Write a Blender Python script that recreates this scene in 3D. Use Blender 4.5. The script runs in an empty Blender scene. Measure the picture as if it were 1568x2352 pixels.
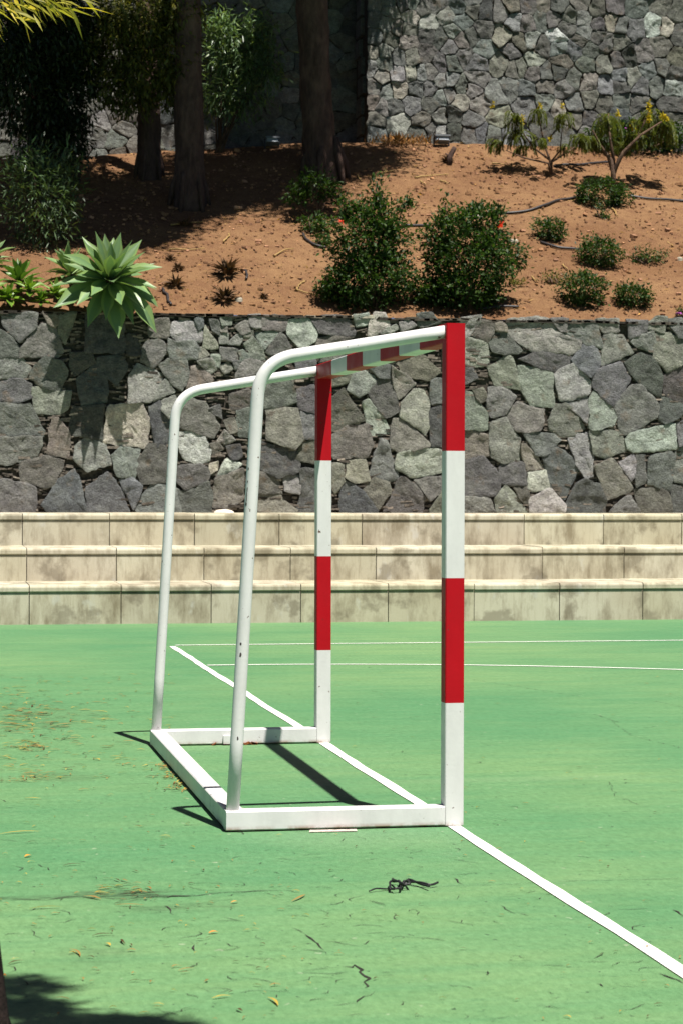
import bpy, math, random
import numpy as np
from mathutils import Vector, Matrix, noise as mnoise

random.seed(7); RNG = np.random.default_rng(7)
S = bpy.context.scene
COL = S.collection

# ------------------------------------------------------------------ camera
F_PX, CAM = 5111.2, Vector((-2.1766, -8.942, 1.3859))      # focal length in units of a 1568 x 2352 picture
YAW, PIT, ROL = -0.1836, -0.0094, -0.0028
R0 = Vector((math.cos(YAW), math.sin(YAW), 0)); F0 = Vector((-math.sin(YAW), math.cos(YAW), 0)); Z = Vector((0, 0, 1))
FW = math.cos(PIT) * F0 + math.sin(PIT) * Z
U0 = -math.sin(PIT) * F0 + math.cos(PIT) * Z
RT = math.cos(ROL) * R0 - math.sin(ROL) * U0
UP = math.sin(ROL) * R0 + math.cos(ROL) * U0
cd = bpy.data.cameras.new("camera"); cam = bpy.data.objects.new("camera", cd); COL.objects.link(cam)
cam.matrix_world = Matrix(((RT.x, UP.x, -FW.x, CAM.x), (RT.y, UP.y, -FW.y, CAM.y), (RT.z, UP.z, -FW.z, CAM.z), (0, 0, 0, 1)))
cd.sensor_fit = 'VERTICAL'; cd.sensor_height = 36; cd.lens = F_PX / 2352 * 36
cd.clip_end = 500
cd.dof.use_dof = True; cd.dof.focus_distance = 11.5; cd.dof.aperture_fstop = 10
S.camera = cam

# ------------------------------------------------------------------ light
SUN_DIR = Vector((-0.14, 0.378, -1)).normalized()          # the way the sunlight travels
w = bpy.data.worlds.new("World"); S.world = w; w.use_nodes = True
nt = w.node_tree; bg = nt.nodes["Background"]
sky = nt.nodes.new("ShaderNodeTexSky"); sky.sky_type = 'NISHITA'; sky.sun_disc = False
sky.sun_elevation = math.radians(68); sky.sun_rotation = math.atan2(0.14, -0.378)
nt.links.new(sky.outputs[0], bg.inputs[0]); bg.inputs[1].default_value = 0.05
sky.air_density = 0.22; sky.dust_density = 0.3; sky.altitude = 300
sd = bpy.data.lights.new("sun", 'SUN'); sd.energy = 5.0; sd.angle = math.radians(0.53); sd.color = (1.0, 0.955, 0.88)
so = bpy.data.objects.new("sun", sd); COL.objects.link(so); so.rotation_euler = SUN_DIR.to_track_quat('-Z', 'Y').to_euler()
so.location = (5, -12, 30)
S.view_settings.view_transform = 'Standard'; S.view_settings.look = 'None'
S.view_settings.exposure = 1.1; S.view_settings.gamma = 1
S.cycles.max_bounces = 8; S.cycles.diffuse_bounces = 4; S.cycles.transparent_max_bounces = 6

# ------------------------------------------------------------------ placing helpers
def ray(px, py):
    return (FW * F_PX + RT * (px - 784) - UP * (py - 1176)).normalized()
def atY(px, py, Y):                                       # the point of the plane y = Y seen at that pixel
    d = ray(px, py); return CAM + d * ((Y - CAM.y) / d.y)
def atZ(px, py, zz=0.0):
    d = ray(px, py); return CAM + d * ((zz - CAM.z) / d.z)

Y_STEP = [14.18, 15.12, 16.06]; Y_WALL = 17.05; Z_STEP = [0.405, 0.765, 1.125]
Y_UP = 23.8; Y_UPL = 24.75
Z_SOIL0 = 3.475
_cr = [(-900, 400), (-300, 380), (0, 364), (200, 356), (480, 340), (700, 327), (840, 324), (1130, 328), (1568, 346), (2300, 352)]
_cx = [atY(px, py, Y_UP).x for px, py in _cr]; _cz = [atY(px, py, Y_UP).z for px, py in _cr]
def soil(x, y):
    zc = float(np.interp(x, _cx, _cz)); t = (y - (Y_WALL + .3)) / (Y_UP - Y_WALL - .3)
    if t < 0: return Z_SOIL0
    tt = min(t, 1.0); s = tt * (1.12 - .12 * tt)
    zz = Z_SOIL0 + (zc - Z_SOIL0) * s + (0.02 * (t - 1) if t > 1 else 0)
    n = mnoise.noise(Vector((x * .9, y * .9, 3))) * .07 + mnoise.noise(Vector((x * 2.7, y * 2.7, 9))) * .03
    return zz + n * min(1, t * 6) * (1 if t < .93 else max(.25, (1 - t) / .07))
def atS(px, py):                                          # the point of the planted slope seen at that pixel
    d = ray(px, py); a = (Y_WALL + .32 - CAM.y) / d.y; b = (Y_UP - .2 - CAM.y) / d.y
    prev = a
    for i in range(1, 241):
        t = a + (b - a) * i / 240; p = CAM + d * t
        if p.z < soil(p.x, p.y):
            lo, hi = prev, t
            for _ in range(20):
                m = (lo + hi) / 2; q = CAM + d * m
                if q.z < soil(q.x, q.y): hi = m
                else: lo = m
            p = CAM + d * hi; return Vector((p.x, p.y, soil(p.x, p.y)))
        prev = t
    p = CAM + d * ((Y_UP - .2 - CAM.y) / d.y); return Vector((p.x, p.y, soil(p.x, p.y)))
def mpp(p):                                               # metres per picture pixel at that point
    return (p - CAM).dot(FW) / F_PX

# ------------------------------------------------------------------ object helpers
class MB:
    def __init__(s): s.v = []; s.f = []; s.m = []; s.c = []; s.sm = []
    def face(s, idx, m=0, c=(1, 1, 1), sm=False): s.f.append(idx); s.m.append(m); s.c.append(c); s.sm.append(sm)
    def add(s, vs): n = len(s.v); s.v.extend([tuple(q) for q in vs]); return n
    def box(s, c, h, m=0, col=(1, 1, 1), rot=None):
        c = Vector(c); n = len(s.v)
        for i in range(8):
            q = Vector((h[0] * (1 if i & 1 else -1), h[1] * (1 if i & 2 else -1), h[2] * (1 if i & 4 else -1)))
            if rot is not None: q = rot @ q
            s.v.append(tuple(c + q))
        for q in ((0, 2, 3, 1), (4, 5, 7, 6), (0, 1, 5, 4), (2, 6, 7, 3), (0, 4, 6, 2), (1, 3, 7, 5)):
            s.face([n + k for k in q], m, col)
    def tube(s, pts, rad, m=0, seg=8, col=(1, 1, 1), cap=True, wob=0.0, sm=True):
        pts = [Vector(p) for p in pts]; N = len(pts)
        if not hasattr(rad, '__len__'): rad = [rad] * N
        t0 = (pts[1] - pts[0]).normalized(); a = t0.orthogonal().normalized(); n0 = len(s.v)
        for i, p in enumerate(pts):
            t = (pts[min(i + 1, N - 1)] - pts[max(i - 1, 0)]).normalized()
            a = (a - t * a.dot(t)).normalized(); b = t.cross(a)
            for k in range(seg):
                an = 2 * math.pi * k / seg; r = rad[i]
                if wob: r *= 1 + wob * mnoise.noise(Vector((math.cos(an) * 1.5, math.sin(an) * 1.5, i * .45)) + p)
                s.v.append(tuple(p + a * (math.cos(an) * r) + b * (math.sin(an) * r)))
        for i in range(N - 1):
            for k in range(seg):
                k2 = (k + 1) % seg
                s.face([n0 + i * seg + k, n0 + i * seg + k2, n0 + (i + 1) * seg + k2, n0 + (i + 1) * seg + k], m, col, sm)
        if cap:
            s.face([n0 + k for k in range(seg)][::-1], m, col); s.face([n0 + (N - 1) * seg + k for k in range(seg)], m, col)
    def build(s, name, mats, parent=None, origin=None):
        me = bpy.data.meshes.new(name)
        o = Vector(origin) if origin is not None else Vector((0, 0, 0))
        me.from_pydata([tuple(Vector(q) - o) for q in s.v], [], s.f)
        for mm in (mats if isinstance(mats, (list, tuple)) else [mats]): me.materials.append(mm)
        me.polygons.foreach_set("material_index", s.m); me.polygons.foreach_set("use_smooth", s.sm)
        at = me.color_attributes.new("Col", 'FLOAT_COLOR', 'CORNER')
        arr = np.repeat(np.array([tuple(c) + (1,) for c in s.c], 'f'), [len(f) for f in s.f], axis=0)
        at.data.foreach_set("color", arr.ravel()); me.update()
        return link(name, me, parent, o)
def link(name, me, parent=None, loc=(0, 0, 0)):
    ob = bpy.data.objects.new(name, me); COL.objects.link(ob)
    if parent is not None:
        ob.parent = parent; ob.location = Vector(loc) - parent_world(parent)
    else: ob.location = loc
    return ob
def parent_world(p):
    q = Vector((0, 0, 0))
    while p is not None: q = q + p.location; p = p.parent
    return q
def tag(o, label=None, cat=None, group=None, kind=None):
    if label: o["label"] = label
    if cat: o["category"] = cat
    if group: o["group"] = group
    if kind: o["kind"] = kind
    return o
def thing(name, loc, label, cat, group=None):
    o = bpy.data.objects.new(name, None); COL.objects.link(o); o.location = loc; o.empty_display_size = .1
    return tag(o, label, cat, group)

def leaf_mesh(name, mats, C, D, Nn, L, Wd, col, parent=None, origin=(0, 0, 0), fold=.18, bend=.0):
    """many small folded leaf blades: base C, axis D, side from normal Nn, length L, width Wd, colour multiplier col"""
    C = np.asarray(C, 'f'); D = np.asarray(D, 'f'); Nn = np.asarray(Nn, 'f'); n = len(C)
    L = np.broadcast_to(np.asarray(L, 'f'), (n,))[:, None]; Wd = np.broadcast_to(np.asarray(Wd, 'f'), (n,))[:, None]
    D = D / (np.linalg.norm(D, axis=1, keepdims=True) + 1e-9)
    Sd = np.cross(D, Nn); Sd /= (np.linalg.norm(Sd, axis=1, keepdims=True) + 1e-9); Nn = np.cross(Sd, D)
    o = np.asarray(origin, 'f')
    mid = C + D * L * .45 + Nn * L * bend
    v = np.stack([C, mid + Sd * Wd * .5 + Nn * Wd * fold, C + D * L, mid - Sd * Wd * .5 + Nn * Wd * fold, mid], 1) - o
    me = bpy.data.meshes.new(name)
    base = (np.arange(n) * 5)[:, None, None]
    tri = np.array([[0, 4, 1], [1, 4, 2], [0, 3, 4], [3, 2, 4]])[None] + base
    me.vertices.add(n * 5); me.vertices.foreach_set("co", v.reshape(-1).astype('f'))
    me.loops.add(n * 12); me.loops.foreach_set("vertex_index", tri.reshape(-1).astype('i'))
    me.polygons.add(n * 4); me.polygons.foreach_set("loop_start", (np.arange(n * 4) * 3).astype('i'))
    me.update(calc_edges=True); me.validate()
    for mm in (mats if isinstance(mats, (list, tuple)) else [mats]): me.materials.append(mm)
    at = me.color_attributes.new("Col", 'FLOAT_COLOR', 'CORNER')
    cc = np.concatenate([np.asarray(col, 'f').reshape(n, 3), np.ones((n, 1), 'f')], 1)
    at.data.foreach_set("color", np.repeat(cc, 12, axis=0).ravel().astype('f'))
    return link(name, me, parent, origin)

# ------------------------------------------------------------------ materials
class NT:
    def __init__(s, name):
        s.m = bpy.data.materials.new(name); s.m.use_nodes = True; s.t = s.m.node_tree; s.b = s.t.nodes["Principled BSDF"]
        s.out = s.t.nodes["Material Output"]; s.geo = s.t.nodes.new("ShaderNodeNewGeometry")
        tc = s.t.nodes.new("ShaderNodeTexCoord"); s.pos = tc.outputs["Object"]; s.wpos = s.geo.outputs["Position"]
    def n(s, typ, **kw):
        q = s.t.nodes.new(typ)
        for k, v in kw.items(): setattr(q, k, v)
        return q
    def l(s, a, b): s.t.links.new(a, b)
    def put(s, sock, v):
        if hasattr(v, 'default_value') or hasattr(v, 'links'): s.l(v, sock)
        else: sock.default_value = (tuple(v) + (1,) if isinstance(v, (tuple, list)) and len(v) == 3 and sock.type == 'RGBA' else v)
    def noise(s, scale, detail=3, rough=.55, map=None, dist=0, vec=None, off=(0, 0, 0)):
        q = s.n("ShaderNodeTexNoise"); q.inputs["Scale"].default_value = scale; q.inputs["Detail"].default_value = detail
        q.inputs["Roughness"].default_value = rough; q.inputs["Distortion"].default_value = dist
        src = vec or s.wpos
        if map or any(off):
            mp = s.n("ShaderNodeMapping"); mp.inputs["Scale"].default_value = map or (1, 1, 1); mp.inputs["Location"].default_value = off
            s.l(src, mp.inputs[0]); src = mp.outputs[0]
        s.l(src, q.inputs["Vector"]); return q.outputs["Fac"]
    def ramp(s, f, a, b, lo=0., hi=1.):
        q = s.n("ShaderNodeMapRange"); q.inputs[1].default_value = a; q.inputs[2].default_value = b
        q.inputs[3].default_value = lo; q.inputs[4].default_value = hi; s.put(q.inputs[0], f); return q.outputs[0]
    def mix(s, f, a, b, mode='MIX'):
        q = s.n("ShaderNodeMix", data_type='RGBA', blend_type=mode); s.put(q.inputs[0], f); s.put(q.inputs[6], a); s.put(q.inputs[7], b); return q.outputs[2]
    def math(s, op, a, b=0.):
        q = s.n("ShaderNodeMath", operation=op); s.put(q.inputs[0], a); s.put(q.inputs[1], b); return q.outputs[0]
    def col(s):
        q = s.n("ShaderNodeVertexColor"); q.layer_name = "Col"; return q.outputs[0]
    def sep(s, v):
        q = s.n("ShaderNodeSeparateXYZ"); s.l(v, q.inputs[0]); return q.outputs
    def bump(s, h, strength=.5, dist=.02):
        q = s.n("ShaderNodeBump"); q.inputs["Strength"].default_value = strength; q.inputs["Distance"].default_value = dist
        s.l(h, q.inputs["Height"]); s.l(q.outputs[0], s.b.inputs["Normal"])
    def fin(s, color, rough=.8, spec=.3):
        s.put(s.b.inputs["Base Color"], s.mix(1.0, color, (.81, .81, .81), 'MULTIPLY')); s.put(s.b.inputs["Roughness"], rough); s.b.inputs["Specular IOR Level"].default_value = spec; return s.m

def m_court():
    q = NT("court_paint")
    c = q.mix(q.ramp(q.noise(.28, 3, off=(3, 1, 0)), .36, .66), (.066, .204, .084), (.160, .276, .108))
    c = q.mix(q.ramp(q.noise(1.0, 4, map=(.9, 5, 1)), .42, .68, 0, .5), c, (.062, .202, .086))
    c = q.mix(q.ramp(q.noise(2.2, 5, .65, map=(.7, 6, 1), off=(7, 0, 0)), .5, .75, 0, .45), c, (.145, .285, .125))
    c = q.mix(q.ramp(q.noise(14, 4, .7, map=(.5, 1.6, 1)), .57, .72, 0, .35), c, (.06, .15, .06))
    c = q.mix(q.ramp(q.noise(60, 3, .7, map=(.45, 1, 1)), .63, .70, 0, .75), c, (.04, .10, .04))
    c = q.mix(q.ramp(q.noise(26, 5, .75, map=(.4, 1, 1), off=(1, 8, 0)), .56, .70, 0, .5), c, (.055, .135, .06))
    c = q.mix(q.ramp(q.noise(170, 2, .6), .3, .75, 0, .4), c, (.15, .27, .135))
    c = q.mix(q.ramp(q.noise(120, 4, .8, off=(4, 4, 0)), .52, .72, 0, .5), c, (.04, .12, .05))
    c = q.mix(q.ramp(q.noise(5, 6, .75, map=(.6, 1, 1), off=(6, 3, 0)), .54, .72, 0, .45), c, (.145, .255, .115))
    c = q.mix(q.ramp(q.noise(.55, 5, .7, map=(.7, 1.4, 1), off=(1, 13, 0)), .5, .68, 0, .45), c, (.052, .182, .080))
    # dirt lodged in a low spot left of the goal and a washed band beside it
    x, y, z_ = q.sep(q.wpos)
    def spot(p, rx, ry):
        dx = q.math('DIVIDE', q.math('SUBTRACT', x, p.x), rx); dy = q.math('DIVIDE', q.math('SUBTRACT', y, p.y), ry)
        return q.ramp(q.math('ADD', q.math('MULTIPLY', dx, dx), q.math('MULTIPLY', dy, dy)), 0, 1, 1, 0)
    nz = q.ramp(q.noise(9, 5, .7, map=(.5, 1.8, 1), off=(2, 5, 0)), .4, .62)
    for (px, py, rx, ry, a) in ((280, 2055, .26, .12, .95), (410, 2085, .22, .10, .55), (60, 2062, .35, .05, .7), (150, 1785, .18, .25, .4), (230, 2190, .15, .2, .35), (60, 1640, .5, 1.2, .3)):
        c = q.mix(q.math('MULTIPLY', q.math('MULTIPLY', spot(atZ(px, py), rx, ry), nz), a), c, (.03, .05, .025))
    for (px, py, rx, ry, a) in ((820, 1925, .45, .35, .35), (1180, 1790, .9, .12, .3)):
        c = q.mix(q.math('MULTIPLY', spot(atZ(px, py), rx, ry), a), c, (.17, .28, .14))
    c = q.mix(1.0, c, q.mix(q.ramp(q.noise(38, 6, .85, map=(1, .45, 1)), .36, .64), (.80, .82, .80), (1.18, 1.15, 1.18)), 'MULTIPLY')
    c = q.mix(q.ramp(q.noise(48, 2, .5, map=(.8, .5, 1), off=(11, 2, 0)), .70, .735, 0, .8), c, (.035, .07, .035))
    c = q.mix(q.ramp(q.noise(30, 2, .5, map=(.7, .5, 1), off=(21, 5, 0)), .715, .75, 0, .6), c, (.30, .36, .24))
    q.bump(q.noise(90, 5, .75, map=(1, .6, 1)), .5, .006)
    return q.fin(c, q.ramp(q.noise(3, 3), .3, .7, .5, .68), .25)
def m_plain(name, base, rough=.6, spec=.4, var=.15, scale=20, bump=0., bscale=80, useCol=False):
    q = NT(name); c = q.mix(q.ramp(q.noise(scale, 4), .3, .7), tuple(k * (1 - var) for k in base), tuple(min(1, k * (1 + var)) for k in base))
    if useCol: c = q.mix(1.0, c, q.col(), 'MULTIPLY')
    if bump: q.bump(q.noise(bscale, 4, .65), bump, .01)
    return q.fin(c, rough, spec)
def m_paint(name, base, rust=True, spec=.5, ro=(.32, .5)):
    q = NT(name); c = q.mix(q.ramp(q.noise(6, 5, .7, map=(1, 1, .35)), .35, .7, 0, 1), base, tuple(k * .84 for k in base))
    c = q.mix(q.ramp(q.noise(30, 5, .7), .62, .8, 0, .4), c, tuple(k * .62 for k in base))
    x, y, z_ = q.sep(q.wpos)
    if rust:
        low = q.ramp(z_, .004, .026, 1, 0)
        rf = q.math('MULTIPLY', low, q.ramp(q.noise(7, 5, .7), .40, .58))
        c = q.mix(rf, c, (.26, .10, .04))
        chip = q.math('MULTIPLY', q.ramp(q.noise(34, 3, .6, off=(4, 2, 8)), .70, .715), 1)
        c = q.mix(chip, c, (.10, .045, .03))
    q.bump(q.noise(55, 3, .6), .10, .004)
    return q.fin(c, q.ramp(q.noise(9, 3), .3, .7, *ro), spec)
def m_line():
    q = NT("line_paint"); c = q.mix(q.ramp(q.noise(40, 4, .7), .45, .72, 0, .4), (.80, .79, .75), (.50, .58, .46))
    c = q.mix(q.ramp(q.noise(150, 3, .7), .66, .72, 0, .5), c, (.25, .33, .22)); return q.fin(c, .7, .2)
def m_stone():
    q = NT("field_stone"); c = q.col()
    n1 = q.noise(9, 6, .68, dist=.3); n2 = q.noise(3.1, 4, .6, off=(5, 2, 1)); n3 = q.noise(34, 5, .72, map=(1, 1, 1.7))
    c = q.mix(1.0, c, q.mix(q.ramp(n1, .32, .68), (.62, .61, .62), (1.30, 1.32, 1.26)), 'MULTIPLY')
    c = q.mix(1.0, c, q.mix(q.ramp(n3, .33, .67), (.62, .62, .62), (1.34, 1.34, 1.32)), 'MULTIPLY')
    c = q.mix(q.ramp(n2, .56, .72, 0, .38), c, (.23, .235, .20))       # pale lichen
    c = q.mix(q.ramp(q.noise(5, 4, .6, off=(9, 9, 9)), .6, .72, 0, .5), c, (.17, .12, .075))   # iron stain
    h = q.math('ADD', q.noise(22, 6, .7), q.math('MULTIPLY', q.noise(75, 4, .7), .45)); q.bump(h, .95, .035)
    return q.fin(c, .88, .25)
def m_concrete():
    q = NT("cast_concrete"); x, y, z_ = q.sep(q.wpos)
    c = q.mix(q.ramp(q.noise(1.3, 4), .35, .65), (.475, .43, .32), (.555, .52, .405))
    st = q.noise(3.2, 5, .7, map=(1.5, 1, .5)); st2 = q.noise(11, 4, .7, map=(2.2, 1, .16))
    c = q.mix(q.ramp(st, .46, .68, 0, .85), c, (.20, .165, .105))
    c = q.mix(q.ramp(st2, .54, .76, 0, .45), c, (.23, .19, .125))
    c = q.mix(q.ramp(q.noise(4.5, 4, .6, map=(1, 1, .6), off=(3, 7, 2)), .62, .70, 0, .6), c, (.56, .55, .49))
    c = q.mix(q.ramp(q.noise(2.1, 5, .6, off=(8, 1, 4)), .545, .61, 0, .6), c, (.17, .145, .10))
    c = q.mix(q.ramp(q.noise(120, 3, .7), .35, .75, 0, .25), c, (.24, .21, .155))
    c = q.mix(1.0, c, q.col(), 'MULTIPLY')
    q.bump(q.noise(90, 4, .65), .25, .006); return q.fin(c, .9, .2)
def m_soil():
    q = NT("red_soil"); c = q.mix(q.ramp(q.noise(.8, 4), .35, .65), (.215, .112, .054), (.305, .175, .086))
    c = q.mix(q.ramp(q.noise(6, 6, .7), .42, .68, 0, .7), c, (.16, .075, .042))
    c = q.mix(q.ramp(q.noise(45, 4, .7), .55, .68, 0, .7), c, (.34, .21, .12))
    c = q.mix(q.ramp(q.noise(60, 4, .7, off=(3, 3, 3)), .58, .68, 0, .75), c, (.11, .052, .032))
    h = q.math('ADD', q.noise(11, 6, .7), q.math('MULTIPLY', q.noise(50, 5, .75), .6)); q.bump(h, .9, .06)
    return q.fin(c, .95, .1)
def m_leaf(name, base, rough=.55, trans=.3, spec=.22):
    q = NT(name); c = q.mix(1.0, base, q.col(), 'MULTIPLY')
    c = q.mix(q.ramp(q.noise(25, 3), .4, .7, 0, .35), c, q.mix(1.0, c, (1.35, 1.25, .8), 'MULTIPLY'))
    m = q.fin(c, rough, spec)
    tr = q.n("ShaderNodeBsdfTranslucent"); q.l(q.mix(1.0, c, (1.25, 1.3, .6), 'MULTIPLY'), tr.inputs[0])
    ms = q.n("ShaderNodeMixShader"); ms.inputs[0].default_value = trans; q.l(q.b.outputs[0], ms.inputs[1]); q.l(tr.outputs[0], ms.inputs[2]); q.l(ms.outputs[0], q.out.inputs[0])
    return m
def m_bark(name, a, b):
    q = NT(name); n = q.noise(5, 6, .7, map=(2.2, 2.2, .7)); c = q.mix(q.ramp(n, .35, .68), a, b)
    c = q.mix(q.ramp(q.noise(2, 3), .55, .7, 0, .5), c, tuple(min(1, k * 1.5) for k in b))
    h = q.math('ADD', n, q.math('MULTIPLY', q.noise(30, 5, .7, map=(1, 1, .35)), .5)); q.bump(h, .9, .05); return q.fin(c, .92, .15)
M = dict(court=m_court(), line=m_line(), oldpaint=m_plain("old_paint", (.50, .43, .37), .8, .2, .3, 40), stone=m_stone(), concrete=m_concrete(), soil=m_soil(),
         crack=m_plain("crack_dirt", (.035, .032, .028), .9, .1, .4, 40),
         white=m_paint("white_gloss", (.715, .700, .70)), red=m_paint("red_gloss", (.44, .003, .010), True, .15, (.45, .6)), tubew=m_paint("white_tube_gloss", (.73, .715, .715)),
         bare=m_plain("bare_metal", (.05, .035, .035), .6, .4, .3, 60), rust=m_plain("rust", (.22, .075, .03), .9, .1, .5, 60, .5),
         chink=m_plain("chink_slate", (.095, .082, .070), .9, .2, .45, 25, .6, 60, True),
         bark=m_bark("bark", (.055, .034, .029), (.135, .085, .068)), darkbark=m_bark("dark_bark", (.016, .010, .009), (.035, .022, .019)), twig=m_bark("twig_bark", (.07, .04, .028), (.17, .11, .075)),  # the near leaning trunk has its own, much darker bark colour
         leaf=m_leaf("shrub_leaf", (.026, .057, .012)), leafo=m_leaf("olive_leaf", (.075, .085, .022), .5, .3), leafd=m_leaf("shade_leaf", (.030, .046, .022), .4, .2),
         olean=m_leaf("oleander_leaf", (.10, .165, .075), .4, .25, .45), feath=m_leaf("feathery_leaf", (.075, .095, .022), .55, .35),
         agave=m_leaf("agave_leaf", (.125, .215, .095), .42, .14, .45), succ=m_leaf("aloe_leaf", (.10, .20, .028), .4, .2, .4),
         reed=m_leaf("reed_leaf", (.30, .27, .04), .45, .35), yellow=m_leaf("yellow_petal", (.46, .35, .012), .6, .3), redf=m_leaf("red_petal", (.75, .05, .02), .6, .3),
         purple=m_leaf("purple_petal", (.45, .10, .5), .6, .3), dry=m_leaf("dry_leaf", (.36, .24, .10), .7, .15, .2), dead=m_leaf("dead_leaf", (.10, .062, .04), .9, .05, .1),
         hose=m_plain("black_hose", (.028, .024, .026), .5, .4, .3, 30), rubber=m_plain("black_wire", (.012, .012, .014), .45, .4),
         grey=m_plain("grey_housing", (.16, .17, .185), .5, .4, .1), glass=m_plain("lamp_glass", (.35, .38, .42), .15, .6, .1),
         pebble=m_plain("pebble", (.36, .33, .29), .9, .2, .3, 30, .4, 60, True), chip=m_plain("soil_crumb", (.28, .15, .085), .9, .1, .4, 20, 0, 0, True))

# ------------------------------------------------------------------ the setting: court, lines, slope
def ribbon(mb, pts, wd, zz, m, jit=0.0, taper=False):
    pts = [Vector((p[0], p[1], 0)) for p in pts]; n0 = len(mb.v)
    for i, p in enumerate(pts):
        t = (pts[min(i + 1, len(pts) - 1)] - pts[max(i - 1, 0)]).normalized(); nn = Vector((-t.y, t.x, 0))
        ww = (wd[i] if hasattr(wd, '__len__') else wd) * .5
        if taper and i in (0, len(pts) - 1): ww *= .15
        a, b = ww + random.uniform(-jit, jit), ww + random.uniform(-jit, jit)
        mb.v.append((p.x + nn.x * a, p.y + nn.y * a, zz)); mb.v.append((p.x - nn.x * b, p.y - nn.y * b, zz))
    for i in range(len(pts) - 1): k = n0 + 2 * i; mb.face([k, k + 1, k + 3, k + 2], m)
mb = MB(); n = mb.add([(-40, -50, 0), (40, -50, 0), (40, Y_STEP[0] + .05, 0), (-40, Y_STEP[0] + .05, 0)]); mb.face([n, n + 1, n + 2, n + 3], 0)
def crack(pxs, wd, jitter=.012):
    P = [atZ(*q) for q in pxs]; out = []
    for a, b in zip(P[:-1], P[1:]):
        k = max(2, int((b - a).length / .035))
        for i in range(k):
            t = i / k; out.append((a.x + (b.x - a.x) * t + random.uniform(-jitter, jitter) * .6, a.y + (b.y - a.y) * t + random.uniform(-jitter, jitter)))
    out.append((P[-1].x, P[-1].y)); ribbon(mb, out, [.75 * wd * random.uniform(.1, .8) for _ in out], .0025, 1, 0, True)
def z2(x, y): return (x / 1.836 * .91851, (1900 + y / 1.836) * .91851)
def z4(x, y): return ((854 + x / 1.836) * .91851, (1900 + y / 1.836) * .91851)
crack([z2(50, 640), z2(230, 645), z2(330, 628), z2(520, 640), z2(690, 630), z2(860, 628), z2(1010, 612), z2(1180, 605), z2(1310, 600)], .013)
crack([z2(0, 575), z2(120, 580), z2(260, 585)], .008); crack([z2(690, 630), z2(760, 632), z2(900, 622)], .018)
crack([z2(850, 580), z2(960, 605)], .008); crack([z2(760, 670), z2(800, 715)], .012); crack([z2(880, 840), z2(895, 880)], .014)
crack([z2(1410, 805), z2(1450, 830), z2(1460, 850), z2(1490, 880)], .02, .02); crack([z2(1340, 775), z2(1400, 800)], .008)
crack([z4(0, 955), z4(60, 950), z4(130, 1000), z4(105, 1050)], .018, .02); crack([z4(60, 1120), z4(90, 1090), z4(150, 1070)], .012, .015)
crack([z4(120, 610), z4(215, 600)], .012); crack([z4(320, 580), z4(440, 585)], .008); crack([z4(440, 585), z4(840, 570), z4(1040, 560), z4(1568, 545)], .005)
crack([z4(505, 545), z4(560, 575)], .012); crack([z4(720, 670), z4(795, 710)], .010); crack([z4(690, 745), z4(715, 750)], .016)
crack([z4(1455, 980), z4(1568, 1030)], .012); crack([z4(1170, 1030), z4(1200, 1045)], .014); crack([z4(765, 910), z4(810, 900), z4(840, 912)], .010)
crack([(1250, 1640), (1400, 1655), (1450, 1690), (1568, 1720)], .005, .02); crack([(1360, 1640), (1420, 1660)], .008, .02)
crack([(1500, 1610), (1568, 1625)], .006); crack([(1080, 1560), (1330, 1600)], .006, .02); crack([z4(1220, 100), z4(1260, 170), z4(1370, 210)], .004, .02)
crack([z4(1100, 510), z4(1160, 512)], .01); crack([z4(1520, 690), z4(1568, 720)], .014); crack([z4(670, 1200), z4(710, 1200)], .014)
for i in range(260):
    px, py = random.uniform(-50, 1600), 1480 + 872 * random.random() ** .75
    if i % 3 == 0: px, py = random.gauss(760, 170), random.gauss(2090, 110)
    if not 1460 < py < 2400: continue
    p = atZ(px, py); a = random.uniform(-.5, .5) + (math.pi / 2 if random.random() < .25 else 0); L = random.uniform(.02, .11); pts = [(p.x, p.y)]
    for k in range(random.randint(2, 4)):
        a += random.uniform(-.9, .9); pts.append((pts[-1][0] + math.cos(a) * L * .4, pts[-1][1] + math.sin(a) * L * .4))
    ribbon(mb, pts, [random.uniform(.001, .004) for _ in pts], .0025, 1, 0, True)
tag(mb.build("court", [M["court"], M["crack"]]), "pale green painted sports court with fine dark cracks", "court", kind="structure")
mb = MB(); ribbon(mb, [(-.04 + .004 * math.sin(y * 2.1), y) for y in np.arange(-8, 10.95, .25)], .055, .004, 0, .004)
tag(mb.build("goal_line", M["line"]), "broad white goal line running under the goal posts", "line", kind="structure")
mb = MB(); ribbon(mb, [(x, 10.90 + .006 * math.sin(x)) for x in np.arange(.0, 18, .5)], .047, .004, 0, .003)
tag(mb.build("side_line", M["line"]), "thin straight white line near the concrete steps", "line", kind="structure")
arc = [atZ(*q) for q in ((452, 1529), (720, 1527), (1000, 1527), (1300, 1532), (1568, 1539))]
cf = np.polyfit([p.x for p in arc], [p.y for p in arc], 2)
mb = MB(); ribbon(mb, [(x, np.polyval(cf, x)) for x in np.arange(.003, 9, .15)], .047, .0045, 0, .003)
tag(mb.build("area_line", M["line"]), "curved white area line in front of the straight side line", "line", kind="structure")
mb = MB(); a = [atZ(*q) for q in ((712, 1908), (818, 1906), (820, 1910.5), (710, 1913))]; n = mb.add([(q.x, q.y, .0035) for q in a]); mb.face([n, n + 1, n + 2, n + 3])
tag(mb.build("paint_patch", M["oldpaint"]), "short worn white paint patch beside the goal base", "line", kind="structure")

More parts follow.
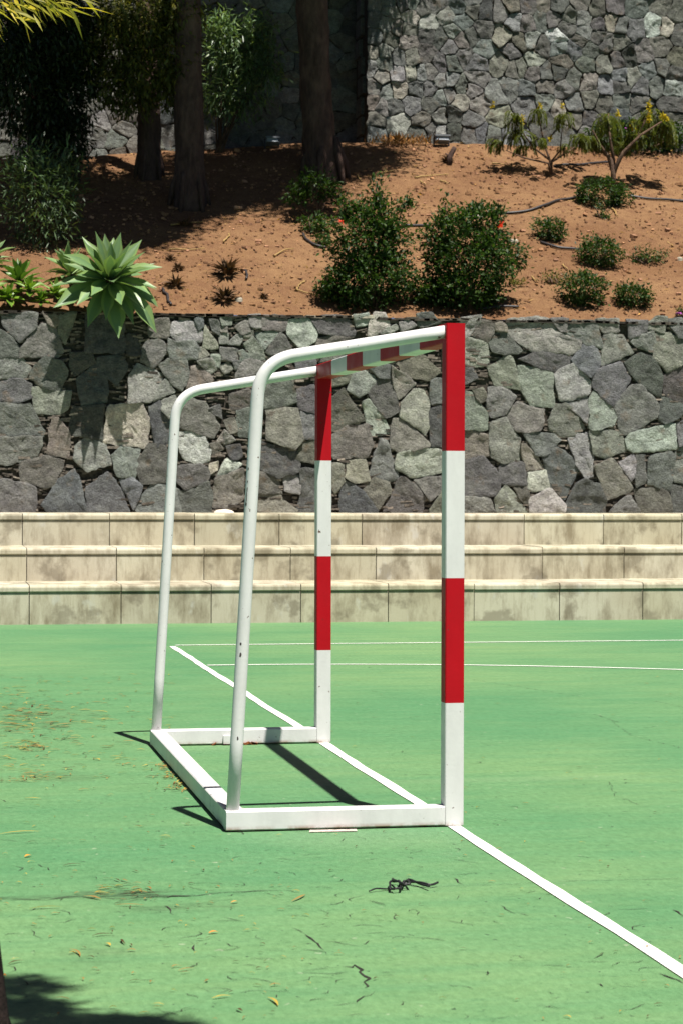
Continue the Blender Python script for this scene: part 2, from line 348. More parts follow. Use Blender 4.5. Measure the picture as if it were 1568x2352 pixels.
mb = MB(); xs = np.arange(-8, 14.01, .16); ys = np.arange(Y_WALL + .28, Y_UPL + .41, .16)
for y in ys:
    for x in xs: mb.v.append((x, y, soil(x, y) + (mnoise.noise(Vector((x * 6, y * 6, 0))) * .018 if y > Y_WALL + .5 else 0)))
nx = len(xs)
for j in range(len(ys) - 1):
    for i in range(nx - 1): k = j * nx + i; mb.face([k, k + 1, k + nx + 1, k + nx], 0, (1, 1, 1), True)
tag(mb.build("soil_bank", M["soil"]), "bare reddish earth slope between the two stone walls", "slope", kind="structure")

# ------------------------------------------------------------------ dry-stone walls
TONE = dict(g=(.98, 1.0, .93), b=(.96, .985, .975), n=(1.04, .99, .87), p=(1.0, .985, .95))
def chaikin(P, r):
    out = []
    for i in range(len(P)):
        a, b = P[i], P[(i + 1) % len(P)]; out.append((a[0] + (b[0] - a[0]) * r, a[1] + (b[1] - a[1]) * r)); out.append((b[0] - (b[0] - a[0]) * r, b[1] - (b[1] - a[1]) * r))
    return out
def stone(mb, P, bright, tone, gap, depth, y0, lean=0.0, step=.04, grain=.016):
    """one stone of a wall: outline P in (x, z), standing out of the plane y = y0 towards the court"""
    area = sum(P[i][0] * P[(i + 1) % len(P)][1] - P[(i + 1) % len(P)][0] * P[i][1] for i in range(len(P)))
    if area < 0: P = P[::-1]
    P = chaikin(P, random.uniform(.03, .09))
    cx = sum(p[0] for p in P) / len(P); cz = sum(p[1] for p in P) / len(P)
    Q = []
    for i in range(len(P)):
        a, b = P[i], P[(i + 1) % len(P)]; L = math.hypot(b[0] - a[0], b[1] - a[1]); k = max(1, int(L / step))
        for j in range(k): Q.append((a[0] + (b[0] - a[0]) * j / k, a[1] + (b[1] - a[1]) * j / k))
    R = []
    for (x, zz) in Q:
        d = math.hypot(x - cx, zz - cz) + 1e-6
        nn = mnoise.noise(Vector((x * 8, zz * 8, bright * 3.1))) * .022 + mnoise.noise(Vector((x * 21, zz * 21, 1))) * .016
        f = (d - gap + nn) / d; R.append((cx + (x - cx) * f, cz + (zz - cz) * f))
    rad = math.sqrt(abs(area) / 2 / math.pi)
    tx, tz = random.gauss(0, .05), random.gauss(0, .085); off = Vector((random.uniform(0, 99), 0, random.uniform(0, 99)))
    def dep(x, zz, e):
        ridge = abs(mnoise.noise(Vector((x * 4.2, zz * 5.5, 0)) + off)) * 2.0
        return depth * e + (x - cx) * tx + (zz - cz) * tz + grain * (mnoise.noise(Vector((x * 6, zz * 7, 0)) + off) * 1.3 + mnoise.noise(Vector((x * 17, zz * 19, 5)) + off) * .8 + mnoise.noise(Vector((x * 41, zz * 41, 5))) * .35 - ridge * .5)
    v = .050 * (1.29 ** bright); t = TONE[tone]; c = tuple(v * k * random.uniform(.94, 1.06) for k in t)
    N = len(R); sc = [1.0, max(.93, 1 - .012 / rad), .78, .58, .38, .18]
    ln = lambda zz: lean * zz
    n0 = mb.add([(x, y0 + ln(zz), zz) for x, zz in R]); n1 = mb.add([(x, y0 + ln(zz) - max(depth * .55, dep(x, zz, .92)), zz) for x, zz in R])
    for k in range(N): k2 = (k + 1) % N; mb.face([n0 + k, n0 + k2, n1 + k2, n1 + k], 0, c)
    pr = mb.add([(x, y0 + ln(zz) - max(depth * .55, dep(x, zz, .92)), zz) for x, zz in R])
    for s_ in sc[1:]:
        ring = [(cx + (x - cx) * s_, cz + (zz - cz) * s_) for x, zz in R]
        nr = mb.add([(x, y0 + ln(zz) - max(depth * .62, dep(x, zz, 1.0)), zz) for x, zz in ring])
        for k in range(N): k2 = (k + 1) % N; mb.face([pr + k, pr + k2, nr + k2, nr + k], 0, c, True)
        pr = nr
    ce = mb.add([(cx, y0 + ln(cz) - dep(cx, cz, 1.0), cz)])
    for k in range(N): mb.face([pr + k, pr + (k + 1) % N, ce], 0, c, True)
def voronoi(seeds, x0, x1, z0, z1):
    cells = []; A = np.array([s[:2] for s in seeds])
    for i, s in enumerate(seeds):
        P = [(x0, z0), (x1, z0), (x1, z1), (x0, z1)]
        d = ((A - A[i]) ** 2).sum(1); order = np.argsort(d)[1:22]
        for j in order:
            mx, mz = (A[i] + A[j]) / 2; nx_, nz_ = A[j] - A[i]; out = []
            for k in range(len(P)):
                a, b = P[k], P[(k + 1) % len(P)]; da = (a[0] - mx) * nx_ + (a[1] - mz) * nz_; db = (b[0] - mx) * nx_ + (b[1] - mz) * nz_
                if da <= 0: out.append(a)
                if (da < 0 < db) or (db < 0 < da): t = da / (da - db); out.append((a[0] + (b[0] - a[0]) * t, a[1] + (b[1] - a[1]) * t))
            P = out
            if len(P) < 3: break
        cells.append(P)
    return cells
def fill_seeds(seeds, x0, x1, z0, z1, dmin, tries, inside=lambda x, z: True, bright=(2, 6)):
    out = list(seeds)
    for _ in range(tries):
        x, z_ = random.uniform(x0, x1), random.uniform(z0, z1)
        if not inside(x, z_): continue
        dm = dmin * random.uniform(.8, 1.25)
        if all((x - s[0]) ** 2 + (z_ - s[1]) ** 2 > dm * dm for s in out): out.append((x, z_, random.uniform(*bright)))
    return out
def chinks(mb, x0, x1, z0, z1, y0, depth, n, lean=0.0):
    for _ in range(n):
        x, z_ = random.uniform(x0, x1), random.uniform(z0, z1); k = random.uniform(.4, 2.2); d = random.uniform(.15, .5) * depth
        if random.random() < .12: k *= 1.8
        mb.box((x, y0 + lean * z_ - d * .5, z_), (random.uniform(.025, .075), d * .5, random.uniform(.005, .015)), 1, (k, k * .98, k * .95), Matrix.Rotation(random.gauss(0, .13), 3, 'Y'))

TA = """5g 20,65 250,55 235,150 130,255 25,150|5g 275,130 365,155 420,310 385,345 140,345 140,285|3b -60,165 0,165 60,200 130,290 130,345 -60,350|6g -60,350 135,340 200,415 165,490 -60,485|5n 285,55 405,55 390,115 365,150 310,120|4n 400,60 500,60 470,150 430,270 385,190
4b 240,395 300,350 395,375 440,440 400,560 290,550 190,490|4b -50,505 150,495 210,525 205,610 130,640 -50,640|6g 215,545 320,545 370,575 460,570 440,690 400,715 240,715|5g -40,660 40,650 190,660 245,740 295,830 280,865 60,865 -40,820|5g -40,875 270,865 275,920 240,1000 50,1055 -40,1040|6n 345,745 385,745 455,850 455,1000 310,985
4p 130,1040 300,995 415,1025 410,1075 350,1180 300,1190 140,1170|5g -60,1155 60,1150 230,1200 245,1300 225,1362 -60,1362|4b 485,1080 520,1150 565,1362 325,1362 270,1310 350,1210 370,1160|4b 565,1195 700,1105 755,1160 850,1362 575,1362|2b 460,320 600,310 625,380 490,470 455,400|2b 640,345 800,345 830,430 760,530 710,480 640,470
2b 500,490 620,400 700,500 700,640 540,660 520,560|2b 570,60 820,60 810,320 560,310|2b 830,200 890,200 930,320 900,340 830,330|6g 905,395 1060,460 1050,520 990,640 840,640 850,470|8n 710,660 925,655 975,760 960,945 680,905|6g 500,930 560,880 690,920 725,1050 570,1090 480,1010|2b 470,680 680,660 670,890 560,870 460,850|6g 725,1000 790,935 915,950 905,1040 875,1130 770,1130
3b 960,920 1095,930 1095,1170 920,1170 895,1060|3b 970,680 1050,640 1105,750 1095,920 1020,930|5b 780,1150 870,1145 930,1190 875,1350|5g 975,1180 1080,1180 1140,1195 1190,1362 880,1362|5g 950,250 1050,230 1105,290 1000,420 920,370|5n 985,105 1105,90 1115,200 1090,220 975,215|7g 1140,120 1260,110 1325,180 1315,245 1180,250 1115,200|6g 1105,225 1160,250 1260,240 1320,300 1290,360 1115,355
7n 1345,135 1430,270 1425,290 1330,285|7n 1315,280 1365,330 1300,360|7g 1295,375 1385,360 1420,430 1380,460|7g 1385,335 1435,335 1430,405 1400,395|4b 1035,400 1110,365 1225,365 1235,440 1190,570 1140,540|5n 1255,410 1310,405 1385,480 1385,540 1215,555|6g 1085,485 1150,575 1010,630 1015,580|5g 1160,700 1260,620 1340,650 1435,800 1400,880 1300,850 1165,800
8g 1160,840 1240,830 1330,870 1375,940 1370,1030 1280,1045 1190,1000|4b 1160,1060 1300,1045 1365,1070 1365,1150 1200,1220 1150,1150|3b 1150,1200 1200,1225 1365,1155 1385,1362 1190,1362|6g 1055,640 1150,590 1155,680 1105,745 1060,690|6g 1465,815 1535,890 1420,910|5n 1375,920 1430,905 1465,950 1400,985|8n 1365,1045 1425,1030 1425,1085 1375,1110|8g 1415,1125 1475,1020 1590,1045 1490,1115
6n 1405,1140 1590,1075 1590,1270 1530,1325 1395,1330|3b 1480,930 1568,920 1585,1000 1520,1015|4b 1360,690 1430,665 1450,750 1400,720|5n 1470,770 1530,745 1550,830 1500,850|6g 1440,400 1490,385 1520,420 1470,455|5p 1445,285 1545,300 1555,375 1450,370|6g 1435,200 1490,195 1490,255 1440,255|6n 1445,150 1480,150 1480,180 1445,180|6g 1445,80 1520,75 1510,130 1460,135|6g 1490,260 1568,190 1590,230 1570,270|4b 1270,95 1330,90 1335,150 1300,180|4b 1370,100 1425,105 1430,190 1390,170"""
TB = """6g 165,75 240,70 250,160 180,150|6n 240,160 260,75 410,75 405,170|8g 415,105 560,95 610,190 590,240 530,285 490,275 420,195|3p 575,85 790,75 855,175 850,210 720,205 620,190|7g 850,70 940,65 945,130 865,150|8g 945,160 985,60 1050,55 1080,140 960,215 940,200|4b 1265,60 1350,60 1410,120 1300,150 1270,140|6g 1150,120 1200,100 1265,140 1160,175|6b 1030,190 1120,135 1140,165 1060,190|5p 80,150 155,100 175,180 120,195|6g 130,210 180,180 190,210 140,225
6g 205,190 340,180 350,205 270,290|7g 135,265 195,210 280,350 270,365 190,365|4b 370,190 400,210 450,300 330,340 270,320 300,265|6p 75,450 140,370 200,365 260,385 190,470 80,485|5b 95,310 130,300 170,350 110,375|5g 60,375 100,370 110,420 75,430|5g 250,490 450,490 470,640 330,680 240,680|5n 280,700 330,685 475,685 515,880 460,950 280,885|3b 230,900 470,960 495,1045 490,1095 350,1140 220,1070|4b 480,560 590,535 595,720 490,690
5b 495,700 595,730 595,880 520,885|4n 500,930 590,890 660,960 640,1060 475,1010|3p 215,1085 340,1150 375,1240 215,1240|6g 390,1130 490,1120 490,1240 395,1220|5n 210,1260 340,1235 460,1340 455,1362 205,1362|4b 500,1075 590,1090 690,1130 690,1362 465,1362 500,1240|4b 80,700 160,680 210,700 210,870 100,860|6g 0,820 70,890 0,915|4n 35,590 160,560 220,600 210,680 45,690|4n 600,220 720,210 850,215 700,270 610,300|5b 470,365 600,330 600,420 480,430
5n 610,480 740,470 850,450 800,520 620,560|4n 610,600 690,600 690,800 615,860|6g 860,450 900,430 1000,490 930,580 880,610 805,560|3p 935,570 1010,490 1090,495 1150,700 1050,745 985,660|6g 1095,410 1250,520 1140,620 1105,540|4n 700,620 780,555 915,760 700,835|5n 705,860 800,800 935,790 975,920 930,1005 710,1005|9g 900,640 945,630 1040,740 1090,835 960,870|7g 1165,650 1240,565 1305,565 1335,650 1330,800 1310,855 1150,730|4b 1350,500 1420,490 1480,520 1470,640 1350,650
3b 1345,690 1425,660 1490,700 1480,940 1340,925|5n 1090,850 1110,755 1170,760 1340,910 1330,935 1140,965 1090,930|8g 1130,975 1350,945 1490,965 1480,1085 1220,1135 1115,1070|5p 1015,880 1060,900 1130,1130 1070,1160 950,1110|5n 700,1040 780,1060 785,1160 720,1240 700,1200|6n 810,1025 920,1020 940,1150 850,1165 790,1130|3b 755,1362 750,1230 790,1160 880,1210 990,1345 985,1362|5n 905,1215 980,1140 1070,1165 1075,1240 1000,1345
4b 1035,1355 1110,1210 1150,1130 1240,1180 1305,1270 1295,1362|5n 1240,1150 1440,1125 1440,1190 1340,1285|5n 1340,1340 1440,1195 1460,1362 1340,1362|4n 1120,380 1290,330 1405,440 1330,500 1190,470|4b 950,420 1090,395 1080,490 1010,480|5g 640,300 780,290 900,300 860,400 700,420 640,380|4b 1000,320 1100,280 1250,290 1100,370"""
TC = """7g 0,220 150,215 300,260 295,405 0,410|6g 120,85 245,80 240,125 170,210 100,200|4n 250,105 340,125 330,180 290,250 190,215|6n 350,130 400,115 420,180 345,170|4b 310,220 385,170 430,200 510,300 480,320 320,320|7g 425,95 640,85 700,100 740,180 900,240 895,290 830,325 580,310 480,240 425,180|3p 500,360 600,320 845,330 830,380 740,450 600,405|4p 700,95 820,100 800,180 770,180|5g 850,105 1000,120 1035,250 1035,290 930,260 800,190|6n 1005,100 1150,90 1155,180 1050,190|5b 1205,100 1335,110 1320,180 1225,230
6g 1345,120 1400,80 1465,85 1440,180 1340,170|4b 1470,100 1568,90 1600,220 1530,215|6g 1050,200 1175,205 1245,320 1040,400|6g 1235,245 1290,195 1370,180 1390,240 1375,320 1260,280|5n 1395,190 1480,190 1600,250 1600,370 1470,440 1380,360|4b 840,360 920,270 1010,290 1030,350 1020,410 960,475 860,390|6g 290,410 430,340 465,390 500,555 390,545 340,525|6g 490,405 590,410 715,460 710,540 730,670 570,670 500,540|7g 725,460 840,390 890,420 965,500 955,590 770,640 735,520
5b 980,480 1015,425 1160,380 1220,500 1115,670 1060,640 985,550|3b 1180,385 1300,320 1380,370 1425,460 1420,620 1310,540 1225,450|3p 1435,490 1490,440 1600,380 1600,660 1440,590|3p 1430,600 1600,670 1540,740 1450,780 1405,760|5g 1130,650 1230,530 1290,530 1410,670 1390,750 1180,860 1145,810|5g 300,550 380,545 480,600 400,720 310,740 290,640|5g 60,565 190,580 290,720 285,825 60,815|5n 415,720 490,640 560,675 655,690 650,760 620,830 480,830|5g 690,760 740,655 800,650 930,810 860,860 760,865 700,820
6g 800,640 940,605 945,720 930,780|6g 955,640 985,570 1040,620 1135,710 1110,800 950,820|6g 300,790 410,740 460,850 500,880 490,1020 390,1040 310,1000|5n 50,830 150,825 285,855 290,985 155,1020 50,1000|4b 530,850 600,840 720,850 765,890 650,1000 600,990|6n 500,910 540,920 665,1080 545,1090|6b 810,880 950,840 970,960 975,1120 930,1150 870,1050|5g 955,830 1100,830 1160,850 1190,960 1060,1005 980,980|7g 1190,880 1230,840 1505,775 1530,950 1240,970 1200,950|4b 650,1010 740,935 830,1000 875,1090 790,1270 700,1200
4b 50,1050 250,1000 350,1110 360,1240 280,1260 60,1260|4p 370,1050 520,1035 540,1180 450,1190 370,1170|8n 550,1100 660,1090 685,1200 575,1230 550,1200|4n 450,1200 540,1185 560,1330 520,1300|7g 330,1280 400,1180 550,1362 350,1362|8g 560,1270 690,1210 790,1310 780,1362 570,1362|6g 30,1265 290,1265 330,1362 30,1362|3p 800,1310 870,1170 920,1150 1000,1180 1050,1290 1050,1362 800,1362|5n 980,1060 1100,1010 1230,1200 1200,1235 1060,1280|6b 1150,1040 1240,975 1250,1120 1220,1160|4b 1255,980 1320,985 1320,1170 1250,1190
4b 1340,1000 1480,965 1515,1000 1480,1220 1330,1180|5b 1520,960 1600,920 1600,1170 1500,1160|3b 1485,1190 1600,1190 1600,1362 1490,1362|4n 1250,1210 1380,1205 1460,1230 1490,1362 1280,1362|4p 1110,1320 1210,1245 1280,1362 1080,1362|5g 1530,780 1600,740 1600,900 1535,930|4n 190,560 260,550 285,620 240,640|4b 60,430 190,415 225,490 150,520 60,520"""
mb = MB(); LEAN = .03; Yb = Y_WALL - LEAN * 1.1
for ox, T in ((0, TA), (560, TB), (1107, TC)):  # lowest-brightness stones under the agave: its wall shadow deepened in their colour
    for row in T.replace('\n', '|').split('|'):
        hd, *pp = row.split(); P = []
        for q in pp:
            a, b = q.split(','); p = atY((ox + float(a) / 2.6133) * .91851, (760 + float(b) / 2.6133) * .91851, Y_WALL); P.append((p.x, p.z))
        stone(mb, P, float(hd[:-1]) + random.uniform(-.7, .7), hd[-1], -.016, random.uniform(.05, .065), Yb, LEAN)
xl = atY(-20, 900, Y_WALL).x; xr = atY(1580, 900, Y_WALL).x
for (a, b) in ((-7.0, xl), (xr, 13.0)):
    sd_ = fill_seeds([], a + .08, b - .08, 1.2, 3.4, .34, 900)
    for s_, P in zip(sd_, voronoi(sd_, a, b, 1.13, 3.44)):
        if len(P) > 2: stone(mb, P, s_[2], random.choice('gbnp'), .014, random.uniform(.07, .10), Yb, LEAN, .08)
chinks(mb, -6.9, 12.9, 1.14, 3.42, Yb, .085, 11000, LEAN)
for i in range(170):                                        # thin capping slates along the top edge
    x = -7 + i * .118; k = random.uniform(.3, 1.0) + (1.6 if random.random() < .08 else 0)
    mb.box((x, Yb + .12 + LEAN * 3.45, 3.447 + random.uniform(-.012, .012)), (random.uniform(.06, .12), .185, random.uniform(.008, .018)), 1, (k, k * .98, k * .92), Matrix.Rotation(random.gauss(0, .03), 3, 'Y'))
mb.box((3, Y_WALL + .2, 2.28), (10.0, .12, 1.15), 1, (.55, .55, .55))
n = mb.add([(-7, Yb + .005 + LEAN * 1.1, 1.1), (13, Yb + .005 + LEAN * 1.1, 1.1), (13, Yb + .005 + LEAN * 3.44, 3.44), (-7, Yb + .005 + LEAN * 3.44, 3.44)]); mb.face([n, n + 1, n + 2, n + 3], 1, (.6, .58, .55))
tag(mb.build("retaining_wall", [M["stone"], M["chink"]]), "low grey fieldstone retaining wall directly behind the concrete steps", "stone wall")

SD = "195,180,3 350,110,5 545,160,8 700,230,7 870,150,6 1020,200,4 1230,110,2 1390,120,5 1500,200,6 315,220,6 415,270,6 510,290,5 700,330,3 920,300,7 1220,290,4 1390,340,6 200,360,4 350,380,4 510,390,6 910,440,5 1010,390,5 1110,350,3 1220,450,6 680,500,4 820,360,3 190,490,6 300,480,6 430,540,5 550,530,5 300,600,4 1030,530,5 1150,600,5 1380,600,5 1480,480,4 1500,650,4 160,640,6 270,720,6 420,690,7 550,690,7 640,690,7 720,680,5 820,600,4 920,590,4 820,760,6 910,760,6 190,820,6 330,860,6 420,840,8 600,830,5 720,830,5 820,900,7 890,880,5 1010,820,5 1110,850,6 1150,740,6 1330,880,6 1460,820,5 180,960,5 270,1010,7 380,1000,4 560,980,5 720,980,4 1000,950,7 1180,980,7 1350,1090,7 820,1090,6 930,1080,4 1110,1130,5 200,1110,5 420,1150,8 650,1130,5 190,1260,5 730,1220,3 820,1240,8 1090,1270,5 1200,1250,5 620,1260,4 930,1230,2 1290,1270,6 200,50,4 340,30,4 470,40,4 560,40,5 640,80,4 790,40,5 980,70,4 1120,90,3 1110,20,5 1480,60,4"
SE = "120,60,3 260,50,5 380,60,3 620,40,4 750,90,3 930,60,4 1100,80,4 1370,60,4 1490,120,4 110,220,5 230,190,4 340,180,4 500,170,4 630,180,6 770,240,3 890,220,6 980,250,4 1100,270,5 1300,240,9 1400,260,8 1520,320,4 40,400,3 140,390,7 240,440,4 390,340,10 470,260,4 640,310,5 760,350,4 600,390,4 400,460,6 550,470,5 690,470,4 850,410,5 960,400,5 1050,530,1 1180,500,5 1350,440,5 1500,560,4 165,560,7 430,570,4 30,640,5 160,700,5 400,680,2 280,690,4 540,740,4 660,600,4 820,600,5 950,560,4 680,770,6 840,800,6 980,730,6 1090,740,6 1240,670,5 1370,640,5 1470,690,4 1455,820,8 1310,790,4 1160,800,5 90,830,4 270,810,4 440,840,6 970,800,3 100,980,5 270,950,6 530,980,6 700,930,5 820,980,4 990,960,4 1140,980,4 1450,980,3 400,1030,7 280,1140,4 530,1120,4 700,1130,4 950,1080,4 1200,1100,4 1450,1130,3 460,1270,5 680,1240,5"
X_CORNER = atY(841, 250, Y_UP).x; Z_TOP = 10.2
seeds = []
for off, T in ((0, SD), (1519, SE)):
    for q in T.split():
        a, b, c = map(float, q.split(',')); p = atY((880 + (a + off) / 3.7333) * .91851, b / 3.7333 * .91851, Y_UP); seeds.append((p.x, p.z, c))
fx0, fx1 = X_CORNER, max(s_[0] for s_ in seeds) + .1
seeds = fill_seeds(seeds, X_CORNER + .08, 13.8, 5.2, Z_TOP - .1, .33, 2500, lambda x, z_: z_ > 8.0 or x > fx1 or z_ < 6.3 or random.random() < .3, (3, 6))
mb = MB()
for s_, P in zip(seeds, voronoi(seeds, X_CORNER, 14, 5.1, Z_TOP)):
    if len(P) > 2: stone(mb, P, s_[2] - .2 + random.uniform(-.4, .4), random.choice('gbbnp'), random.uniform(.0, .011), random.uniform(.045, .06), Y_UP, 0, .04, .020)
chinks(mb, X_CORNER + .05, 13.9, 5.3, Z_TOP - .1, Y_UP, .05, 6500)
mb.box(((X_CORNER + 14) / 2 + .01, Y_UP + .525, 7.65), ((14 - X_CORNER) / 2 - .01, .52, 2.56), 1, (.6, .58, .55))
# the stones of the short return face at the corner
for i in range(16):
    z_ = 5.4 + i * .3; mb.box((X_CORNER - .005, Y_UP + random.uniform(.25, .65), z_), (.03, random.uniform(.12, .22), .13), 0, (.14, .14, .135))
tag(mb.build("upper_wall", [M["stone"], M["chink"]]), "tall sunlit wall of irregular grey stones above the earth slope, right of the corner", "stone wall")
mb = MB(); xa = -9.0
sd_ = fill_seeds([], xa + .1, X_CORNER - .05, 5.1, Z_TOP - .1, .215, 6500, bright=(3, 6))
for s_, P in zip(sd_, voronoi(sd_, xa, X_CORNER + .3, 5.0, Z_TOP)):
    if len(P) > 2: stone(mb, P, s_[2], random.choice('gbnp'), random.uniform(-.002, .012), random.uniform(.05, .07), Y_UPL, 0, .06, .020)
chinks(mb, xa, X_CORNER, 5.2, Z_TOP - .1, Y_UPL, .05, 3500)
mb.box(((xa + X_CORNER) / 2 + .2, Y_UPL + .31, 7.6), ((X_CORNER - xa) / 2 + .2, .3, 2.55), 1, (.6, .58, .55))
tag(mb.build("recessed_wall", [M["stone"], M["chink"]]), "shaded set-back stone wall behind the tree trunks, left of the corner", "stone wall")

# ------------------------------------------------------------------ concrete steps
st = thing("concrete_steps", (2.5, Y_STEP[0], 0), "three long stained beige concrete seating steps beside the green court", "steps")
SEAM = [[68, 279, 486, 691, 891, 1088, 1284, 1475], [62, 268, 469, 667, 863, 1055, 1244, 1432], [52, 252, 447, 641, 831, 1018, 1202, 1384]]
for i in range(3):
    Yf = Y_STEP[i]; zt = Z_STEP[i]; zb = (0 if i == 0 else Z_STEP[i - 1]); back = (Y_STEP[i + 1] + .1 if i < 2 else Y_WALL + .1)
    xs = [atY(px, 1300, Yf).x for px in SEAM[i]]; d0 = xs[0] - xs[1]; dn = xs[-1] - xs[-2]
    while xs[0] > -8: xs.insert(0, xs[0] + d0)
    while xs[-1] < 13: xs.append(xs[-1] + dn)
    mb = MB(); o = .014
    prof = [(Yf, zb), (Yf, zt - .085), (Yf + .012, zt - .080), (Yf + .012, zt - .072), (Yf - o + .006, zt - .070), (Yf - o, zt - .062), (Yf - o, zt - .028), (Yf - o + .005, zt - .014), (Yf - o + .015, zt - .004), (Yf - o + .035, zt), (back, zt + .004), (back, zb - .05)]
    for a, b in zip(xs[:-1], xs[1:]):
        g = .0045; jy = random.uniform(-.004, .004); jz = random.uniform(-.003, .003); k = random.uniform(.92, 1.06); cc = (k, k * random.uniform(.98, 1.01), k * random.uniform(.95, 1.02))
        n0 = mb.add([(a + g, y + jy, z_ + (jz if j > 1 and j < 11 else 0)) for j, (y, z_) in enumerate(prof)]); n1 = mb.add([(b - g, y + jy, z_ + (jz if j > 1 and j < 11 else 0)) for j, (y, z_) in enumerate(prof)]); L = len(prof)
        for j in range(L - 1): mb.face([n0 + j, n1 + j, n1 + j + 1, n0 + j + 1], 0, cc, False)
        mb.face([n0 + j for j in range(L)], 0, cc); mb.face([n1 + j for j in range(L)][::-1], 0, cc)
    mb.build("step", M["concrete"], st, (2.5, Yf, zb))
mb = MB(); p = atY(515, 1176, Y_WALL - .14); p.z = Z_STEP[2] + .004
n0 = len(mb.v)
for i in range(5):
    for k in range(12):
        a = 2 * math.pi * k / 12; r = math.cos(i / 4 * 1.45) * (1 + .2 * mnoise.noise(Vector((k, i, 2)))); mb.v.append((p.x + .12 * r * math.cos(a), p.y + .06 * r * math.sin(a), p.z + .04 * math.sin(i / 4 * 1.5)))
for i in range(4):
    for k in range(12): mb.face([n0 + i * 12 + k, n0 + i * 12 + (k + 1) % 12, n0 + i * 12 + 12 + (k + 1) % 12, n0 + i * 12 + 12 + k], 0, (2.2, 2.1, 2.0), True)
mb.face([n0 + 48 + k for k in range(12)], 0, (2.2, 2.1, 2.0)); tag(mb.build("loose_rock", M["pebble"], None, p), "flat white rock on the top step against the stone wall", "rock")

# ------------------------------------------------------------------ handball goal
SQ, H, LG, B = .08, 2.08, 3.16, .986
goal = thing("handball_goal", (-.5, LG / 2, 0), "handball goal with red and white posts and white tube frame, no net", "goal")
def bar(name, x0, x1, y0, y1, z0, z1, axis, bands, parent, mats, rb=.004):
    """square tube with rounded long edges, cut along its axis into painted bands [(to, material)]"""
    lo = [x0, y0, z0]; hi = [x1, y1, z1]; u, v = [k for k in range(3) if k != axis]; mb = MB(); rings = []; ms = []
    prof = [(lo[u] + rb, lo[v]), (hi[u] - rb, lo[v]), (hi[u], lo[v] + rb), (hi[u], hi[v] - rb), (hi[u] - rb, hi[v]), (lo[u] + rb, hi[v]), (lo[u], hi[v] - rb), (lo[u], lo[v] + rb)]
    cuts = [(lo[axis], None)] + bands
    for a, (t0, _) in enumerate(cuts):
        vs = []
        for p_ in prof:
            q = [0, 0, 0]; q[axis] = t0; q[u], q[v] = p_; vs.append(q)
        rings.append(mb.add(vs))
    for a in range(len(cuts) - 1):
        for k in range(8):
            f = [rings[a] + k, rings[a] + (k + 1) % 8, rings[a + 1] + (k + 1) % 8, rings[a + 1] + k]
            mb.face(f if axis != 1 else f[::-1], cuts[a + 1][1], (1, 1, 1), False)
    e = [rings[0] + k for k in range(8)]; mb.face(e[::-1] if axis != 1 else e, cuts[1][1]); e = [rings[-1] + k for k in range(8)]; mb.face(e if axis != 1 else e[::-1], cuts[-1][1])
    return mb.build(name, mats, parent, ((x0 + x1) / 2, (y0 + y1) / 2, z0))
RW = [M["red"], M["white"]]; zz0 = .006
pb = [(.512, 1), (1.028, 0), (1.553, 1), (H, 0)]
bar("post", -SQ, 0, 0, SQ, zz0, H, 2, pb, goal, RW); bar("post", -SQ, 0, LG - SQ, LG, zz0, H, 2, pb, goal, RW)
bar("crossbar", -SQ, 0, SQ, LG - SQ, H - SQ, H, 1, [(SQ + 3.0 / 7 * (k + 1), k % 2) for k in range(7)], goal, RW)
for y0 in (0, LG - SQ):
    sb = bar("side_bar", -B, -SQ, y0, y0 + SQ, zz0, SQ + zz0, 0, [(-SQ, 0)], goal, [M["white"]], .005)
rbar = bar("rear_bar", -B, -B + SQ, SQ, LG - SQ, zz0, SQ + zz0, 1, [(.52, 0), (.528, 1), (LG - SQ, 0)], goal, [M["white"], M["bare"]], .005)
mb = MB(); p = atY(538, 1700, LG - SQ)                      # rusted foot of the far base bar
for i in range(18):
    x = p.x + random.gauss(0, .04); mb.box((x, LG - SQ - .006, .008 + random.uniform(0, .02) * max(0, 1 - abs(x - p.x) / .07)), (random.uniform(.006, .018), .005, random.uniform(.002, .006)), 0, (1, 1, 1), Matrix.Rotation(random.uniform(-.6, .6), 3, 'Y'))
mb.build("rust_patch", M["rust"], goal, (p.x, LG - SQ, .01))
mb = MB(); mb.box((p.x - .025, LG - SQ - .008, .03), (.035, .008, .022)); mb.build("foam_blob", M["white"], goal, (p.x, LG - SQ, .01))  # white foamy blob at the rusted foot, built as a small box
def support(y, chips):
    pts0 = [atY(535, 1850, .04), atY(596.5, 829, .04), atY(1022, 762, .04)]
    a, c, e = [Vector((q.x, y, q.z)) for q in pts0]; a.z = SQ + zz0 - .004; e.x = -SQ + .004
    d1 = (a - c).normalized(); d2 = (e - c).normalized(); t = .15; path = [a + (c + d1 * t - a) * k / 6 for k in range(7)]
    p0, p2 = c + d1 * t, c + d2 * t
    for k in range(1, 13): s_ = k / 12; path.append(p0 * (1 - s_) ** 2 + c * 2 * s_ * (1 - s_) + p2 * s_ ** 2)
    path += [p2 + (e - p2) * k / 6 for k in range(1, 7)]
    mb = MB(); mb.tube(path, .027, 0, 24)
    for (z_, an, hh, hw) in chips:
        k = (z_ - a.z) / (c.z - a.z); q = a + (c - a) * k; ax = (c - a).normalized(); sx = Vector((1, 0, 0)); sx = (sx - ax * sx.dot(ax)).normalized(); sy = ax.cross(sx)
        if sy.y > 0: sy = -sy
        vs = []; ns = 9
        for j in range(ns):
            th = 2 * math.pi * j / ns; aa = an + hw / .027 * math.cos(th) * random.uniform(.6, 1.2); hz = hh * math.sin(th) * random.uniform(.75, 1.1)
            vs.append(q + ax * hz + (sx * math.cos(aa) + sy * math.sin(aa)) * .0276)
        n0 = mb.add(vs); mb.face([n0 + j for j in range(ns)], 1)
    mb.build("support_tube", [M["tubew"], M["bare"]], goal, a)
